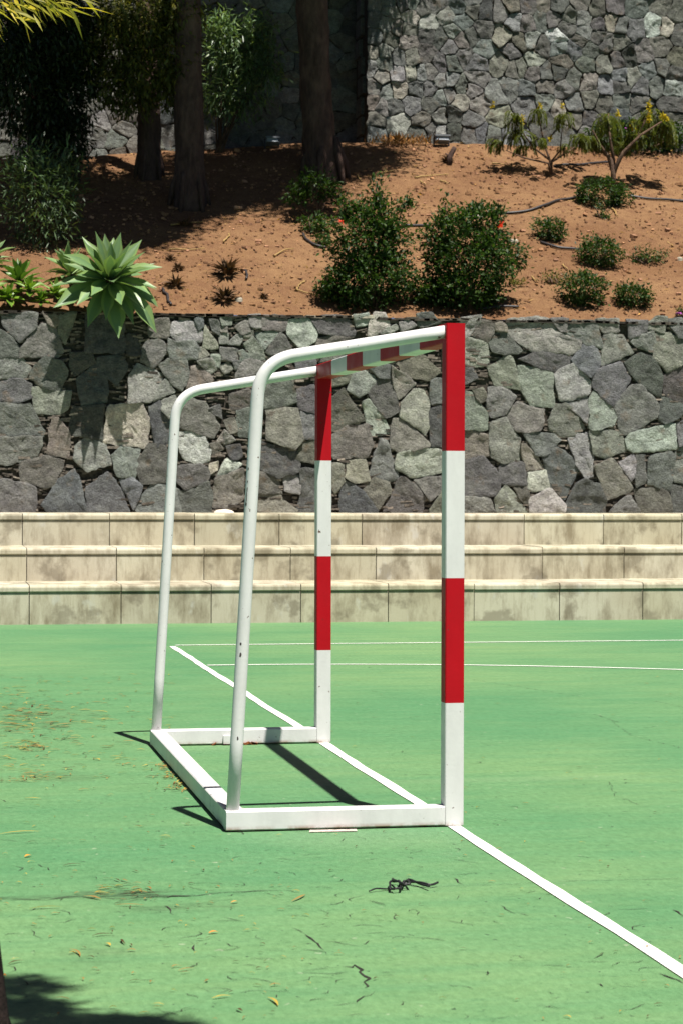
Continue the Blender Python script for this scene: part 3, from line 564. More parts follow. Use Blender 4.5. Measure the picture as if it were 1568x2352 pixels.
def zpix(py): return atY(560, py, .04).z
support(.04, [(zpix(1077), 2.5, .006, .004), (zpix(1107), 2.5, .005, .003), (zpix(1125), 2.45, .010, .003), (zpix(1137), 2.52, .016, .0022), (zpix(1147), 2.5, .012, .003), (zpix(1158), 2.55, .008, .005), (zpix(1478), 2.0, .006, .005), (zpix(1503), 1.95, .010, .005), (zpix(1694), 1.6, .008, .004)])
support(LG - .04, [(1.0, 2.6, .006, .003)])

# ------------------------------------------------------------------ vegetation builders
def rdirs(n):
    d = RNG.normal(size=(n, 3)); return d / np.linalg.norm(d, axis=1, keepdims=True)
def tints(n, lo=.55, hi=1.45, yel=.18):
    k = RNG.uniform(lo, hi, n); c = np.stack([k, k, k], 1); y = RNG.random(n) < yel; c[y] *= (1.6, 1.35, .9); return c
def blob_leaves(blobs, ncl, per, spread, shell=.55):
    """leaf clusters through a union of ellipsoids (centre, radii): returns leaf bases, axes, normals"""
    Cc = []; vol = np.array([b[1][0] * b[1][1] * b[1][2] for b in blobs]) ** .75; pk = RNG.choice(len(blobs), ncl, p=vol / vol.sum())
    for i in pk:
        c, r = blobs[i]; d = rdirs(1)[0]; k = RNG.uniform(shell, 1.0) ** .6; k *= 1 + .22 * mnoise.noise(Vector(tuple(d * 2.2)) + Vector(tuple(c)))
        Cc.append((np.asarray(c) + d * np.asarray(r) * k, d))
    C = np.array([q[0] for q in Cc]); O = np.array([q[1] for q in Cc])
    C2 = np.repeat(C, per, 0) + RNG.normal(size=(ncl * per, 3)) * spread; D = rdirs(ncl * per) + np.repeat(O, per, 0) * .9
    return C2, D, rdirs(ncl * per) * .7 + np.array([0, 0, 1.0])
def bush(name, base, blobs, ncl, per, spread, L, Wd, mat, label, cat, group=None, stems=5, shell=.5, col=None, leafname="foliage", droop=0, flowers=None, fmat=None):
    t = thing(name, base, label, cat, group)
    C, D, Nn = blob_leaves(blobs, ncl, per, spread, shell); n = len(C); D[:, 2] -= droop
    gz = np.array([soil(float(a), float(b)) if b > Y_WALL + .3 else -1 for a, b in C[:, :2]]); C[:, 2] = np.maximum(C[:, 2], gz + .015)
    leaf_mesh(leafname, mat, C, D, Nn, RNG.uniform(.6, 1.2, n) * L, RNG.uniform(.7, 1.2, n) * Wd, tints(n) if col is None else col(n), t, base)
    mb = MB()
    for k in range(stems):
        c, r = blobs[k % len(blobs)]; tip = Vector(tuple(c)) + Vector((random.uniform(-.6, .6) * r[0], random.uniform(-.6, .6) * r[1], random.uniform(-.1, .7) * r[2]))
        b = Vector(base) + Vector((random.uniform(-.05, .05), random.uniform(-.05, .05), -.04)); m_ = b.lerp(tip, .5) + Vector((random.uniform(-.06, .06), random.uniform(-.06, .06), 0))
        mb.tube([b, m_, tip], [.016, .011, .004], 0, 6)
    mb.build("stem", M["twig"], t, base)
    if flowers:
        for (px, py) in flowers:
            p = atY(px, py, Vector(base).y - .25); k = 8
            leaf_mesh("flower", fmat, np.tile(np.array(p), (k, 1)) + RNG.normal(size=(k, 3)) * .002, rdirs(k), rdirs(k), .05, .022, np.ones((k, 3)), t, p)
    return t
def ell(px, py, w, h, Y, dy=None):                           # an ellipsoid centred at a pixel with pixel size
    p = atY(px, py, Y); k = mpp(p); return (np.array(p), (w * .5 * k, (dy or w * .42) * k, h * .5 * k))
def trunk_path(base_px, pts, Y):
    return [atY(x, y, Y) for x, y in pts]

# ------------------------------------------------------------------ tall trees on the slope
SHv = Vector((.14, -.378, 1.0))
def shade_blobs(pxs, hmin, hmax, r, on='S', Y=Y_UPL):
    out = []
    for (px, py) in pxs:
        p = atS(px, py) if on == 'S' else atY(px, py, Y); h = random.uniform(hmin, hmax); c = p + SHv * h
        out.append((np.array(c), (r * random.uniform(.8, 1.2), r * random.uniform(.8, 1.2), r * random.uniform(.45, .7))))
    return out
KEEP = [(px, py, Y) for (px, py, Y) in ((250, 20, 21.4), (330, 40, 21.4), (400, 30, 21.2), (270, 110, 21.4), (400, 130, 21.2), (330, 170, 21.4), (430, 60, 21.1), (545, 90, 23.6), (520, 130, 23.6), (570, 150, 23.6), (530, 210, 23.6), (590, 160, 23.6), (60, 400, 19.3), (112, 512, 19.1), (150, 430, 19.3))]
KEEP = [atY(*q) for q in KEEP]
def open_to_sun(blobs):                                     # gaps in the crowns where the photograph shows sunlit leaves below
    u = SHv.normalized(); out = []
    for c, r_ in blobs:
        v = Vector(tuple(c)); near = False
        for p in KEEP:
            d = v - p; t = d.dot(u)
            if t > 0 and (d - u * t).length < r_[0] + .22: near = True
        if not near: out.append((c, r_))
    return out
def tree(pts, rad, seg, label, crown, ncl, per, mat, spread=.22, L=.14, Wd=.045, low=None):
    """pts: trunk centre points as pixels on the plane through the foot; crown: ellipsoids above"""
    crown = open_to_sun(crown)
    foot = atS(*pts[0]); P = [Vector((foot.x, foot.y, foot.z - .15))]; Y = foot.y
    P += [atY(x, y, Y) for x, y in pts[1:]]
    k = mpp(foot); R = [r * k for r in rad]
    # go on upwards out of the picture
    d = (P[-1] - P[-2]).normalized(); last = P[-1]; rl = R[-1]
    for i in range(1, 6): P.append(last + d * i * .9 + Vector((.06 * i, -.05 * i * i, 0)) ); R.append(rl * (1 - .13 * i))
    PP, RR = [], []
    for i in range(len(P) - 1):
        for j in range(5): PP.append(P[i].lerp(P[i + 1], j / 5)); RR.append(R[i] + (R[i + 1] - R[i]) * j / 5)
    PP.append(P[-1]); RR.append(R[-1])
    t = thing("tree", foot, label, "tree", "tall trees on the earth bank")
    mb = MB(); mb.tube(PP, RR, 0, 18, wob=.16)
    for a in range(6):                                       # root flare
        an = a * 1.05 + random.uniform(-.2, .2); q = Vector((math.cos(an), math.sin(an), 0)) * R[0]
        e = foot + q * 1.22; e.z = soil(e.x, e.y) - .05; mb.tube([foot + q * .55 + Vector((0, 0, .55)), foot + q * .95 + Vector((0, 0, .2)), e], [R[0] * .14, R[0] * .2, R[0] * .1], 0, 8, wob=.2)
    for c, r in crown[::2]:
        b = PP[random.randint(len(PP) * 2 // 3, len(PP) - 1)]; c = Vector(tuple(c))
        mb.tube([b, b.lerp(c, .5) + Vector((0, 0, .25)), c], [rl * .35, rl * .2, .02], 0, 7)
    mb.build("trunk", M["bark"], t, foot)
    C, D, Nn = blob_leaves(crown, ncl, per, spread, .2); n = len(C); D[:, 2] -= .5
    leaf_mesh("crown", mat, C, D, Nn, RNG.uniform(.7, 1.2, n) * L, RNG.uniform(.7, 1.2, n) * Wd, tints(n, .6, 1.4, .15), t, foot)
    if low:
        blobs, nc, pe, sp, l2, w2, mt, cf = low
        C, D, Nn = blob_leaves(blobs, nc, pe, sp, .25); n = len(C); D[:, 2] -= .9
        leaf_mesh("low_branch", mt, C, D, Nn, RNG.uniform(.7, 1.2, n) * l2, RNG.uniform(.7, 1.2, n) * w2, cf(n), t, foot)
    return t
shA = [(x, y) for x in range(500, 861, 45) for y in ((352, 378) if x > 650 else (380,))] + [(640, 420), (700, 440), (760, 400), (560, 440), (600, 455), (690, 470), (520, 420), (660, 395)]
shB = [(x, y) for x in range(300, 500, 42) for y in (430, 450)] + [(340, 500), (300, 520), (380, 480), (430, 465), (260, 530), (480, 450), (520, 400), (470, 370)]
shC = [(x, y) for x in range(-60, 310, 52) for y in ((385, 430, 475, 520) if x < 130 else (435, 475, 520))] + [(30, 545), (90, 555), (160, 555), (220, 550), (-40, 560)]
wl = [(x, y) for x in range(460, 830, 46) for y in range(-20, 60, 38)] + [(620, 120), (660, 180), (640, 240), (790, 60), (800, 140), (790, 220), (760, 120), (720, 200), (800, 290), (660, 290), (740, 290), (590, 260)]
wl2 = [(x, y) for x in range(-40, 450, 55) for y in range(-40, 240, 60)]
tree([(745, 405), (738, 360), (727, 250), (722, 120), (717, 0)], [48, 41, 36, 34, 37], 14, "tall bare trunk standing alone nearest the wall corner, widest root flare", shade_blobs(shA, 4.5, 7, .36) + shade_blobs(wl, 3.5, 5.5, .42, 'W'), 5200, 14, M["leafd"])
tree([(436, 468), (437, 420), (436, 330), (434, 200), (432, 0)], [40, 35, 33, 32, 29], 14, "straight dark trunk left of the green oleander, foot at the shade edge", shade_blobs(shB, 4.5, 7.5, .42), 4300, 14, M["leafd"])
cl_olive = lambda n: tints(n, .35, 1.5, .3)
tree([(344, 405), (344, 370), (343, 280), (340, 150), (338, 0)], [29, 27, 26, 25, 25], 12, "slimmer dark trunk behind hanging olive foliage, second trunk from the picture's left", shade_blobs(shC[::2], 4.5, 7.5, .5) , 3300, 14, M["leafd"],
     low=([ell(330, 40, 230, 150, 21.4), ell(270, 110, 140, 190, 21.4), ell(400, 130, 110, 170, 21.2), ell(330, 170, 150, 120, 21.4), ell(420, 30, 100, 110, 21.1), ell(250, 200, 70, 80, 21.4), ell(400, 220, 70, 60, 21.3), ell(215, 90, 90, 190, 21.5), ell(300, 230, 120, 60, 21.4)], 980, 12, .075, .10, .032, M["leafo"], cl_olive))
tree([(120, 415), (115, 340), (110, 200), (108, 0)], [52, 48, 46, 44], 12, "dark trunk wrapped in dense foliage at the picture's left edge", shade_blobs(shC[1::2], 4.5, 7.5, .5) , 3300, 14, M["leafd"],
     low=([ell(110, 60, 210, 220, 21.3), ell(60, 200, 180, 240, 21.3), ell(150, 220, 140, 280, 21.5), ell(120, 330, 160, 160, 21.4), ell(20, 100, 150, 200, 21.0), ell(180, 120, 90, 220, 21.5)], 1700, 11, .075, .10, .036, M["leafd"], lambda n: tints(n, .3, 1.2, .1)))

# ------------------------------------------------------------------ shrubs
b = atS(90, 565)
bush("oleander_bush", b, [ell(95, 450, 190, 210, b.y), ell(60, 400, 110, 120, b.y - .1), ell(140, 420, 90, 150, b.y), ell(110, 520, 90, 90, b.y - .2)], 380, 8, .09, .12, .024, M["olean"], "shaded loose bush with narrow leaves at the picture's left edge", "bush", stems=9, shell=.35, col=lambda n: tints(n, .3, 1.1, .05))
b = atS(500, 338)
bush("oleander_bush", b, [ell(545, 130, 150, 150, b.y), ell(520, 90, 100, 110, b.y), ell(530, 210, 120, 100, b.y), ell(590, 150, 70, 90, b.y), ell(490, 230, 60, 90, b.y), ell(510, 60, 60, 70, b.y), ell(575, 230, 60, 40, b.y), ell(608, 130, 70, 150, b.y), ell(585, 70, 80, 80, b.y), ell(615, 170, 50, 60, b.y), ell(545, 240, 50, 70, b.y)], 640, 9, .085, .14, .026, M["olean"], "sunlit oleander with pale narrow leaves against the shaded wall", "bush", stems=10, shell=.1, droop=.55, col=lambda n: tints(n, .5, 1.5, .2))
b = atS(850, 705)
bush("large_shrub", b, [ell(858, 510, 130, 120, b.y), ell(835, 560, 170, 160, b.y), ell(845, 640, 200, 130, b.y), ell(900, 560, 90, 130, b.y), ell(800, 670, 120, 80, b.y), ell(868, 455, 50, 50, b.y), ell(920, 640, 60, 90, b.y + .1)] + [ell(866, 428, 16, 44, b.y), ell(928, 468, 30, 20, b.y), ell(800, 480, 26, 30, b.y), ell(745, 660, 30, 30, b.y)] * 3, 900, 11, .045, .062, .034, M["leaf"], "larger left one of the two big leafy shrubs on the wall edge", "shrub", "big shrubs on the wall edge", stems=12, shell=.45, flowers=[(785, 508)], fmat=M["redf"])
b = atS(1075, 705)
bush("large_shrub", b, [ell(1070, 540, 190, 130, b.y), ell(1075, 600, 220, 150, b.y), ell(1060, 665, 200, 95, b.y), ell(1160, 580, 80, 80, b.y), ell(990, 545, 60, 60, b.y), ell(1100, 500, 90, 50, b.y), ell(985, 670, 80, 60, b.y)] + [ell(1020, 480, 14, 50, b.y), ell(1095, 474, 20, 34, b.y), ell(1148, 488, 26, 26, b.y), ell(1195, 590, 24, 40, b.y)] * 3, 980, 11, .045, .062, .034, M["leaf"], "dense shrub with red flowers just behind the goal's crossbar", "shrub", "big shrubs on the wall edge", stems=12, shell=.45, flowers=[(1150, 513), (1147, 521)], fmat=M["redf"])
b = atS(722, 500)
bush("young_shrub", b, [ell(725, 425, 100, 70, b.y), ell(680, 450, 60, 30, b.y - .1), ell(765, 450, 60, 40, b.y)], 130, 9, .04, .075, .03, M["leaf"], "small open shrub on one stem in front of the lone trunk", "shrub", stems=4, shell=.3)
b = atS(722, 535)
bush("low_plant", b, [ell(722, 512, 85, 45, b.y)], 60, 9, .04, .06, .03, M["leaf"], "low leafy plant at the foot of the small open shrub", "plant", stems=3, shell=.3)
b = atS(742, 562)
bush("low_plant", b, [ell(742, 554, 40, 22, b.y)], 22, 9, .03, .055, .028, M["leaf"], "tiny green sprig beside the black hose end, left of the larger big shrub", "plant", stems=2, shell=.3)
for (px, py, w_, h_, nc, lb) in ((1258, 548, 72, 46, 110, "small round bush highest on the right slope, above the short hose"),
                                (1370, 608, 104, 62, 190, "round bush at the end of the short hose, beside the scrubby plant"),
                                (1335, 698, 108, 72, 200, "round bush above the wall edge, larger of the lowest pair"),
                                (1449, 700, 84, 46, 120, "low dull bush above the wall edge, smaller of the lowest pair")):
    b = atS(px, py); c = ell(px, py - h_ * .48, w_, h_ * 1.1, b.y)
    bush("round_bush", b, [c, (c[0] + np.array([.05, -.05, -.03]), tuple(.9 * k for k in c[1]))], nc, 10, .03, .05, .026, M["leaf"], lb, "bush", "small round bushes", stems=3, shell=.55)
b = atS(1488, 603)
bush("scrubby_plant", b, [ell(1488, 588, 78, 36, b.y), ell(1455, 592, 40, 22, b.y)], 55, 9, .045, .055, .02, M["leaf"], "sparse scrubby plant right of the hose-end bush", "plant", stems=6, shell=.2)
b = atS(1265, 650)
bush("scrubby_plant", b, [ell(1265, 640, 46, 28, b.y)], 22, 8, .04, .05, .018, M["leafo"], "half-dry olive plant left of the larger lowest bush", "plant", stems=7, shell=.2)
b = atS(1385, 500)
bush("creeping_plant", b, [ell(1375, 480, 26, 18, b.y), ell(1385, 496, 26, 18, b.y)], 22, 9, .03, .045, .022, M["leaf"], "creeping green sprig below the mound around the yellow-flowering tree", "plant", stems=2, shell=.2)
b = atS(1185, 653)
bush("creeping_plant", b, [ell(1185, 648, 45, 14, b.y)], 20, 8, .03, .04, .02, M["leafo"], "flat sprig just right of the dense red-flowered shrub", "plant", stems=2, shell=.2)
b = atS(1390, 470)
bush("mound_bush", b, [ell(1380, 442, 110, 62, b.y), ell(1425, 452, 60, 44, b.y), ell(1345, 446, 50, 44, b.y)], 230, 10, .03, .05, .026, M["leaf"], "dark mounded bush around the foot of the yellow-flowering tree", "bush", stems=3, shell=.55)
b = atS(1460, 335)
bush("flowering_bush", b, [ell(1400, 315, 120, 60, b.y), ell(1480, 310, 150, 70, b.y), ell(1550, 320, 70, 60, b.y)], 260, 9, .05, .07, .045, M["leaf"], "bright green bush with purple flowers at the foot of the sunlit wall", "bush", stems=8, shell=.3, flowers=[(1448, 288), (1462, 292), (1455, 300), (1440, 295)], fmat=M["purple"])
b = atS(1568, 722); b = atY(1564, 722, Y_WALL + .4)
bush("wall_edge_flower", b, [ell(1566, 716, 26, 16, b.y)], 16, 7, .02, .04, .02, M["leaf"], "tiny pale-flowered sprig on the wall edge at the picture's right", "plant", stems=2, shell=.2, flowers=[(1558, 718)], fmat=M["purple"])

def feathery(base_px, branches, tufts, flowers, label, thick):
    """open shrub with drooping tufts of narrow leaflets at the branch ends and upright yellow flower spikes"""
    b = atS(*base_px); t = thing("cassia_shrub", b, label, "shrub", "yellow-flowering shrubs"); mb = MB()
    for br in branches:
        P = [Vector((b.x, b.y, b.z - .05)) if i == 0 else atY(x, y, b.y + random.uniform(-.25, .25)) for i, (x, y) in enumerate(br)]
        mb.tube(P, [thick * (1 - .75 * i / (len(P) - 1)) for i in range(len(P))], 0, 7, wob=.1)
    mb.build("branch", M["twig"], t, b)
    C = []; D = []
    for (px, py, w_, h_) in tufts:
        Y = b.y + random.uniform(-.3, .3)
        for s_ in range(max(5, int(w_ * h_ / 210))):
            top = atY(px + random.gauss(0, w_ * .16), py - h_ * .4 + random.uniform(0, h_ * .25), Y + random.uniform(-.15, .15)); an = random.uniform(0, 6.28); hz = Vector((math.cos(an), math.sin(an), 0)); k = mpp(top)
            for j in range(16):
                s2 = j / 15; q = top + hz * (.03 + w_ * .34 * k) * (1 - (1 - s2) ** 2) * .8 + Vector((0, 0, -(h_ * k * .5) * s2 ** 1.5)); tdir = hz * (1 - s2) + Vector((0, 0, -s2 * 1.5)); sd2 = tdir.cross(Vector((0, 0, 1))).normalized() if tdir.cross(Vector((0, 0, 1))).length > .01 else Vector((1, 0, 0))
                for sg in (-1, 1): C.append(q); D.append(sd2 * sg + tdir.normalized() * .8 + Vector((0, 0, -.35)))
    n = len(C); leaf_mesh("foliage", M["feath"], [tuple(q) for q in C], [tuple(q) for q in D], rdirs(n) * .3 + np.array([0, 0, 1]), RNG.uniform(.05, .085, n), .019, tints(n, .55, 1.35, .15), t, b)
    for (px, py) in flowers:
        p = atY(px, py, b.y - .1); k = 20; C2 = np.tile(np.array(p), (k, 1)) + RNG.normal(size=(k, 3)) * np.array([.003, .003, .02])
        leaf_mesh("flower", M["yellow"], C2, rdirs(k), rdirs(k), .055, .022, np.ones((k, 3)), t, p)
    return t
feathery((1265, 398), [[(1265, 398), (1262, 368), (1225, 340), (1195, 300), (1180, 270)], [(1265, 398), (1262, 370), (1248, 330), (1238, 280), (1236, 240)], [(1265, 398), (1264, 372), (1285, 345), (1290, 290)], [(1265, 398), (1258, 375), (1200, 362), (1160, 345)], [(1265, 398), (1266, 372), (1300, 350), (1330, 330)]],
         [(1175, 280, 46, 70), (1195, 320, 70, 60), (1236, 268, 34, 60), (1292, 280, 44, 60), (1142, 335, 50, 46), (1285, 345, 36, 40), (1325, 330, 50, 60), (1235, 330, 40, 40), (1200, 345, 50, 36)], [(1130, 243), (1198, 270), (1196, 280), (1238, 243), (1290, 243), (1262, 320)],
         "open multi-stemmed shrub with hanging feathery leaves and yellow flower tips, left of the pair", .022)
feathery((1407, 440), [[(1407, 440), (1407, 400), (1403, 368), (1378, 335), (1360, 300)], [(1407, 440), (1406, 398), (1408, 368), (1400, 320), (1396, 262)], [(1407, 440), (1408, 400), (1420, 365), (1455, 330), (1490, 255)], [(1407, 440), (1408, 395), (1430, 350), (1470, 310), (1525, 275)], [(1407, 440), (1406, 395), (1395, 360), (1365, 335)]],
         [(1395, 295, 70, 90), (1370, 335, 60, 50), (1425, 340, 70, 50), (1490, 285, 54, 90), (1525, 305, 60, 90), (1450, 325, 60, 50), (1345, 325, 50, 50), (1460, 290, 40, 50)], [(1419, 262), (1490, 240), (1488, 250), (1489, 268), (1490, 275), (1524, 270), (1530, 272), (1520, 268), (1450, 288), (1455, 294)],
         "yellow-flowering small tree on a single dark stem rising from the mounded bush", .04)

# ------------------------------------------------------------------ agaves and succulents
def rosette(name, c, R, nl, mat, label, cat, tilt, wfac=.2, group=None, lift=.3, colf=None, seed=1, elo=-.45, ehi=1.35):
    """a rosette of broad pointed channelled leaves in a golden-angle spiral, leaning by the vector tilt"""
    rr = random.Random(seed); t = thing(name, c, label, cat, group); ax = Vector(tilt).normalized(); rot = Vector((0, 0, 1)).rotation_difference(ax)
    for i in range(nl):
        f = i / (nl - 1); el = elo + (ehi - elo) * (f ** 1.15); az = i * 2.39996 + rr.uniform(-.15, .15); L = R * (1.02 - .30 * f) * rr.uniform(.8, 1.1); wd = L * wfac * rr.uniform(.9, 1.12) * (1.15 - .2 * f)
        mb = MB(); ns = 9; hz = Vector((math.cos(az), math.sin(az), 0)); sd2 = Vector((-math.sin(az), math.cos(az), 0)); p = Vector((0, 0, lift * R * f)) + hz * R * .04; e = el; rows = []
        curl = rr.uniform(.0, .6) * (1 if f < .75 else .3); k = rr.uniform(.82, 1.15); twist = rr.uniform(-.45, .45)
        for j in range(ns + 1):
            s_ = j / ns; wj = wd * (.34 + .86 * math.sin(math.pi * min(1, s_ * .9)) ** 1.2) * (1 - max(0, s_ - .68) / .32) ** .9 if s_ < 1 else .0
            d = hz * math.cos(e) + Vector((0, 0, math.sin(e))); nn = d.cross(sd2) * -1
            if nn.z < 0 and e < 1.5: nn = -nn
            sj = (sd2 * math.cos(twist * s_) + nn * math.sin(twist * s_)); ch = .34 * wj * (1 - .6 * s_)
            rows.append([p + sj * wj * .5 + nn * ch, p + sj * wj * .27 + nn * ch * .3, p.copy(), p - sj * wj * .27 + nn * ch * .3, p - sj * wj * .5 + nn * ch])
            p = p + d * (L / ns); e -= curl / ns * (.3 + 1.4 * s_)
        n0 = mb.add([Vector(c) + rot @ q for r_ in rows for q in r_])
        for j in range(ns):
            for q in range(4):
                kk = k * (1.25 if q in (0, 3) else .95); cc = (kk * (1.12 if q in (0, 3) else 1), kk, kk * (.8 if q in (0, 3) else 1))
                if colf: cc = tuple(x * y for x, y in zip(cc, colf))
                mb.face([n0 + j * 5 + q, n0 + j * 5 + q + 1, n0 + j * 5 + q + 6, n0 + j * 5 + q + 5], 0, cc, True)
        mb.build("leaf", mat, t, c)
    mb = MB(); mb.tube([Vector(c) - ax * R * .35, Vector(c) + ax * R * .12], [R * .12, R * .1], 0, 10); mb.build("stem", M["twig"], t, c)
    return t
c = atY(252, 648, Y_WALL - .17); k = mpp(c)
rosette("agave", c, 146 * k, 54, M["agave"], "large pale green agave rosette leaning over the wall edge", "agave", (.05, -.72, 1), .215, seed=3, lift=.05, elo=-.62, ehi=1.25)
c = atY(165, 640, Y_WALL + .75); rosette("agave", c, 86 * k, 26, M["agave"], "mid-sized agave half hidden behind the large rosette", "agave", (-.25, -.2, 1), .22, seed=8, elo=-.1)
c = atY(45, 655, Y_WALL + .6); rosette("agave", c, 66 * k, 24, M["succ"], "upright green agave with dark leaf sides near the picture's left edge", "agave", (0, -.1, 1), .25, seed=5, elo=.1, colf=(.7, .75, .9))
c = atY(-28, 610, Y_WALL + .7); rosette("agave", c, 78 * k, 22, M["agave"], "agave mostly outside the picture, only right leaf tips showing at its left edge", "agave", (.2, -.1, 1), .22, seed=6, elo=.1)
for i, (px, py, r_, lb) in enumerate(((68, 672, 46, "small bright green rosette below the upright agave"), (128, 680, 42, "small green rosette tucked against the large agave's left side"), (20, 690, 44, "small yellow-green rosette on the wall edge, lowest at the left"), (95, 696, 34, "smallest green rosette on the wall edge between two others"), (-20, 672, 46, "yellow-green rosette cut by the picture's left edge"))):
    c = atY(px, py, Y_WALL + .28); rosette("rosette_plant", c, r_ * k, 20, M["succ"], lb, "succulent", (random.uniform(-.1, .1), -.3, 1), .27, "small succulent rosettes", seed=20 + i, elo=-.1, colf=(1.05, 1.0, .9))

# ------------------------------------------------------------------ small things on the slope
def dead(px, py, w_, label, h=.6):
    b = atS(px, py); R = w_ * .5 * mpp(b); n = 70; an = RNG.uniform(0, 6.283, n); el = RNG.uniform(.0, 1.3, n)
    D = np.stack([np.cos(an) * np.cos(el), np.sin(an) * np.cos(el), np.sin(el) * h], 1); C = np.array(b)[None] + D * R * .12 + np.array([0, 0, .01])
    ob = leaf_mesh("dead_plant", M["dead"], C, D, rdirs(n) * .5 + np.array([0, 0, 1]), RNG.uniform(.6, 1.15, n) * R, R * .16, tints(n, .4, 1.7, .15), None, b, bend=.15)
    tag(ob, label, "dead plant", "withered plant stumps")
dead(520, 634, 92, "largest withered brown plant stump, above the wall edge"); dead(516, 692, 84, "withered stump with pale roots just below the largest one"); dead(405, 660, 66, "withered stump beside the large agave's leaf tips"); dead(392, 598, 34, "small dark withered stump upslope of the large agave"); dead(410, 622, 40, "withered flat stump between the small dark one and the agave"); dead(607, 686, 32, "smallest withered tuft close to the wall edge"); dead(428, 520, 44, "withered tuft at the edge of the tree shade"); dead(1025, 372, 40, "dark withered tuft around the upright stick")
b = atS(925, 330); n = 220; an = RNG.uniform(0, 6.283, n); C = np.array(b)[None] + np.stack([RNG.normal(0, .2, n), RNG.normal(0, .1, n), RNG.uniform(.02, .06, n)], 1); D = np.stack([np.cos(an) * .6, np.sin(an) * .6, RNG.uniform(.4, 1.4, n)], 1)
tag(leaf_mesh("dry_bush", M["dry"], C, D, rdirs(n), RNG.uniform(.06, .22, n), .03, tints(n, .4, 1.1, .1) * np.array([1, .8, .8]), None, b), "dried brown bush at the foot of the sunlit wall", "dry bush")
def lamp_box(px, py, w_, h_, label):
    b = atS(px, py); k = mpp(b); t = thing("flood_light", b, label, "floodlight", "floodlights at the wall foot"); mb = MB(); cz = b.z + .05 + h_ * k * .5
    mb.box((b.x, b.y, cz), (w_ * k * .5, .06, h_ * k * .4), 0, (1, 1, 1), Matrix.Rotation(-.35, 3, 'X')); mb.box((b.x, b.y - .02, cz + h_ * k * .42), (w_ * k * .54, .07, .012), 0); mb.build("housing", M["grey"], t, b)
    mb = MB(); mb.box((b.x, b.y - .066, cz + .01), (w_ * k * .42, .005, h_ * k * .28), 0, (1, 1, 1), Matrix.Rotation(-.35, 3, 'X')); mb.build("lens", M["glass"], t, b)
    mb = MB(); [mb.box((b.x + s_ * w_ * k * .53, b.y + .02, b.z + .05), (.008, .02, .09)) for s_ in (-1, 1)]; mb.build("bracket", M["hose"], t, b)
lamp_box(625, 330, 30, 18, "grey floodlight box between the tree trunks at the shaded wall"); lamp_box(1013, 331, 33, 18, "dark grey floodlight box at the foot of the sunlit wall")
def ground_tube(name, pxs, r, mat, label, cat, group, lift=.8, smooth=6, wobble=.0):
    P = [atS(*q) for q in pxs]; out = []
    for i in range(len(P) - 1):
        p0, p1, p2, p3 = P[max(i - 1, 0)], P[i], P[i + 1], P[min(i + 2, len(P) - 1)]
        for j in range(smooth):
            t = j / smooth; q = .5 * ((2 * p1) + (p2 - p0) * t + (2 * p0 - 5 * p1 + 4 * p2 - p3) * t * t + (3 * p1 - p0 - 3 * p2 + p3) * t ** 3); out.append(q)
    out.append(P[-1]); out = [Vector((q.x + random.gauss(0, wobble), q.y, soil(q.x, q.y) + r * lift + .012 + random.uniform(0, wobble))) for q in out]
    n_ = len(out); mb = MB(); mb.tube(out, [r * (1 if mat is M["hose"] else 1 - .6 * i / n_) for i in range(n_)], 0, 7, wob=.1); tag(mb.build(name, mat, None, out[0]), label, cat, group)
HG = "black irrigation hoses"
ground_tube("irrigation_hose", [(1130, 492), (1180, 492), (1240, 478), (1290, 462), (1330, 455)], .017, M["hose"], "long black hose curving up to the mounded bush", "hose", HG)
ground_tube("irrigation_hose", [(1440, 453), (1490, 460), (1568, 465), (1640, 466)], .017, M["hose"], "black hose leaving the mounded bush towards the picture's right edge", "hose", HG)
ground_tube("irrigation_hose", [(1240, 560), (1280, 572), (1330, 577)], .017, M["hose"], "short black hose below the highest small round bush", "hose", HG)
ground_tube("irrigation_hose", [(920, 521), (950, 522), (985, 522)], .017, M["hose"], "straight black hose between the two big shrubs", "hose", HG)
ground_tube("irrigation_hose", [(696, 540), (702, 552), (720, 565), (748, 572)], .017, M["hose"], "black hose stub below the low leafy plant", "hose", HG)
ground_tube("irrigation_hose", [(1270, 385), (1330, 382), (1400, 376)], .017, M["hose"], "black hose running behind the yellow-flowering shrubs", "hose", HG)
ground_tube("irrigation_hose", [(1100, 714), (1150, 708), (1190, 709)], .015, M["hose"], "black hose end beside the dense shrub's foot", "hose", HG)
TW = [((950, 411), (985, 407), (1030, 403)), ((965, 420), (975, 428)), ((1010, 418), (1028, 425)), ((1128, 378), (1150, 380), (1168, 386)), ((1405, 482), (1412, 492), (1418, 500)), ((390, 577), (420, 577), (470, 574)), ((515, 560), (525, 545), (528, 540)), ((682, 665), (690, 672), (735, 684)), ((700, 650), (690, 655), (684, 664)), ((560, 625), (568, 632), (566, 645)), ((375, 668), (385, 685), (392, 704)), ((630, 592), (650, 580), (675, 575)), ((395, 520), (430, 516), (465, 513)), ((1175, 556), (1186, 560)), ((1220, 640), (1232, 650)), ((1290, 612), (1302, 622)), ((820, 405), (830, 420)), ((878, 400), (905, 396))]
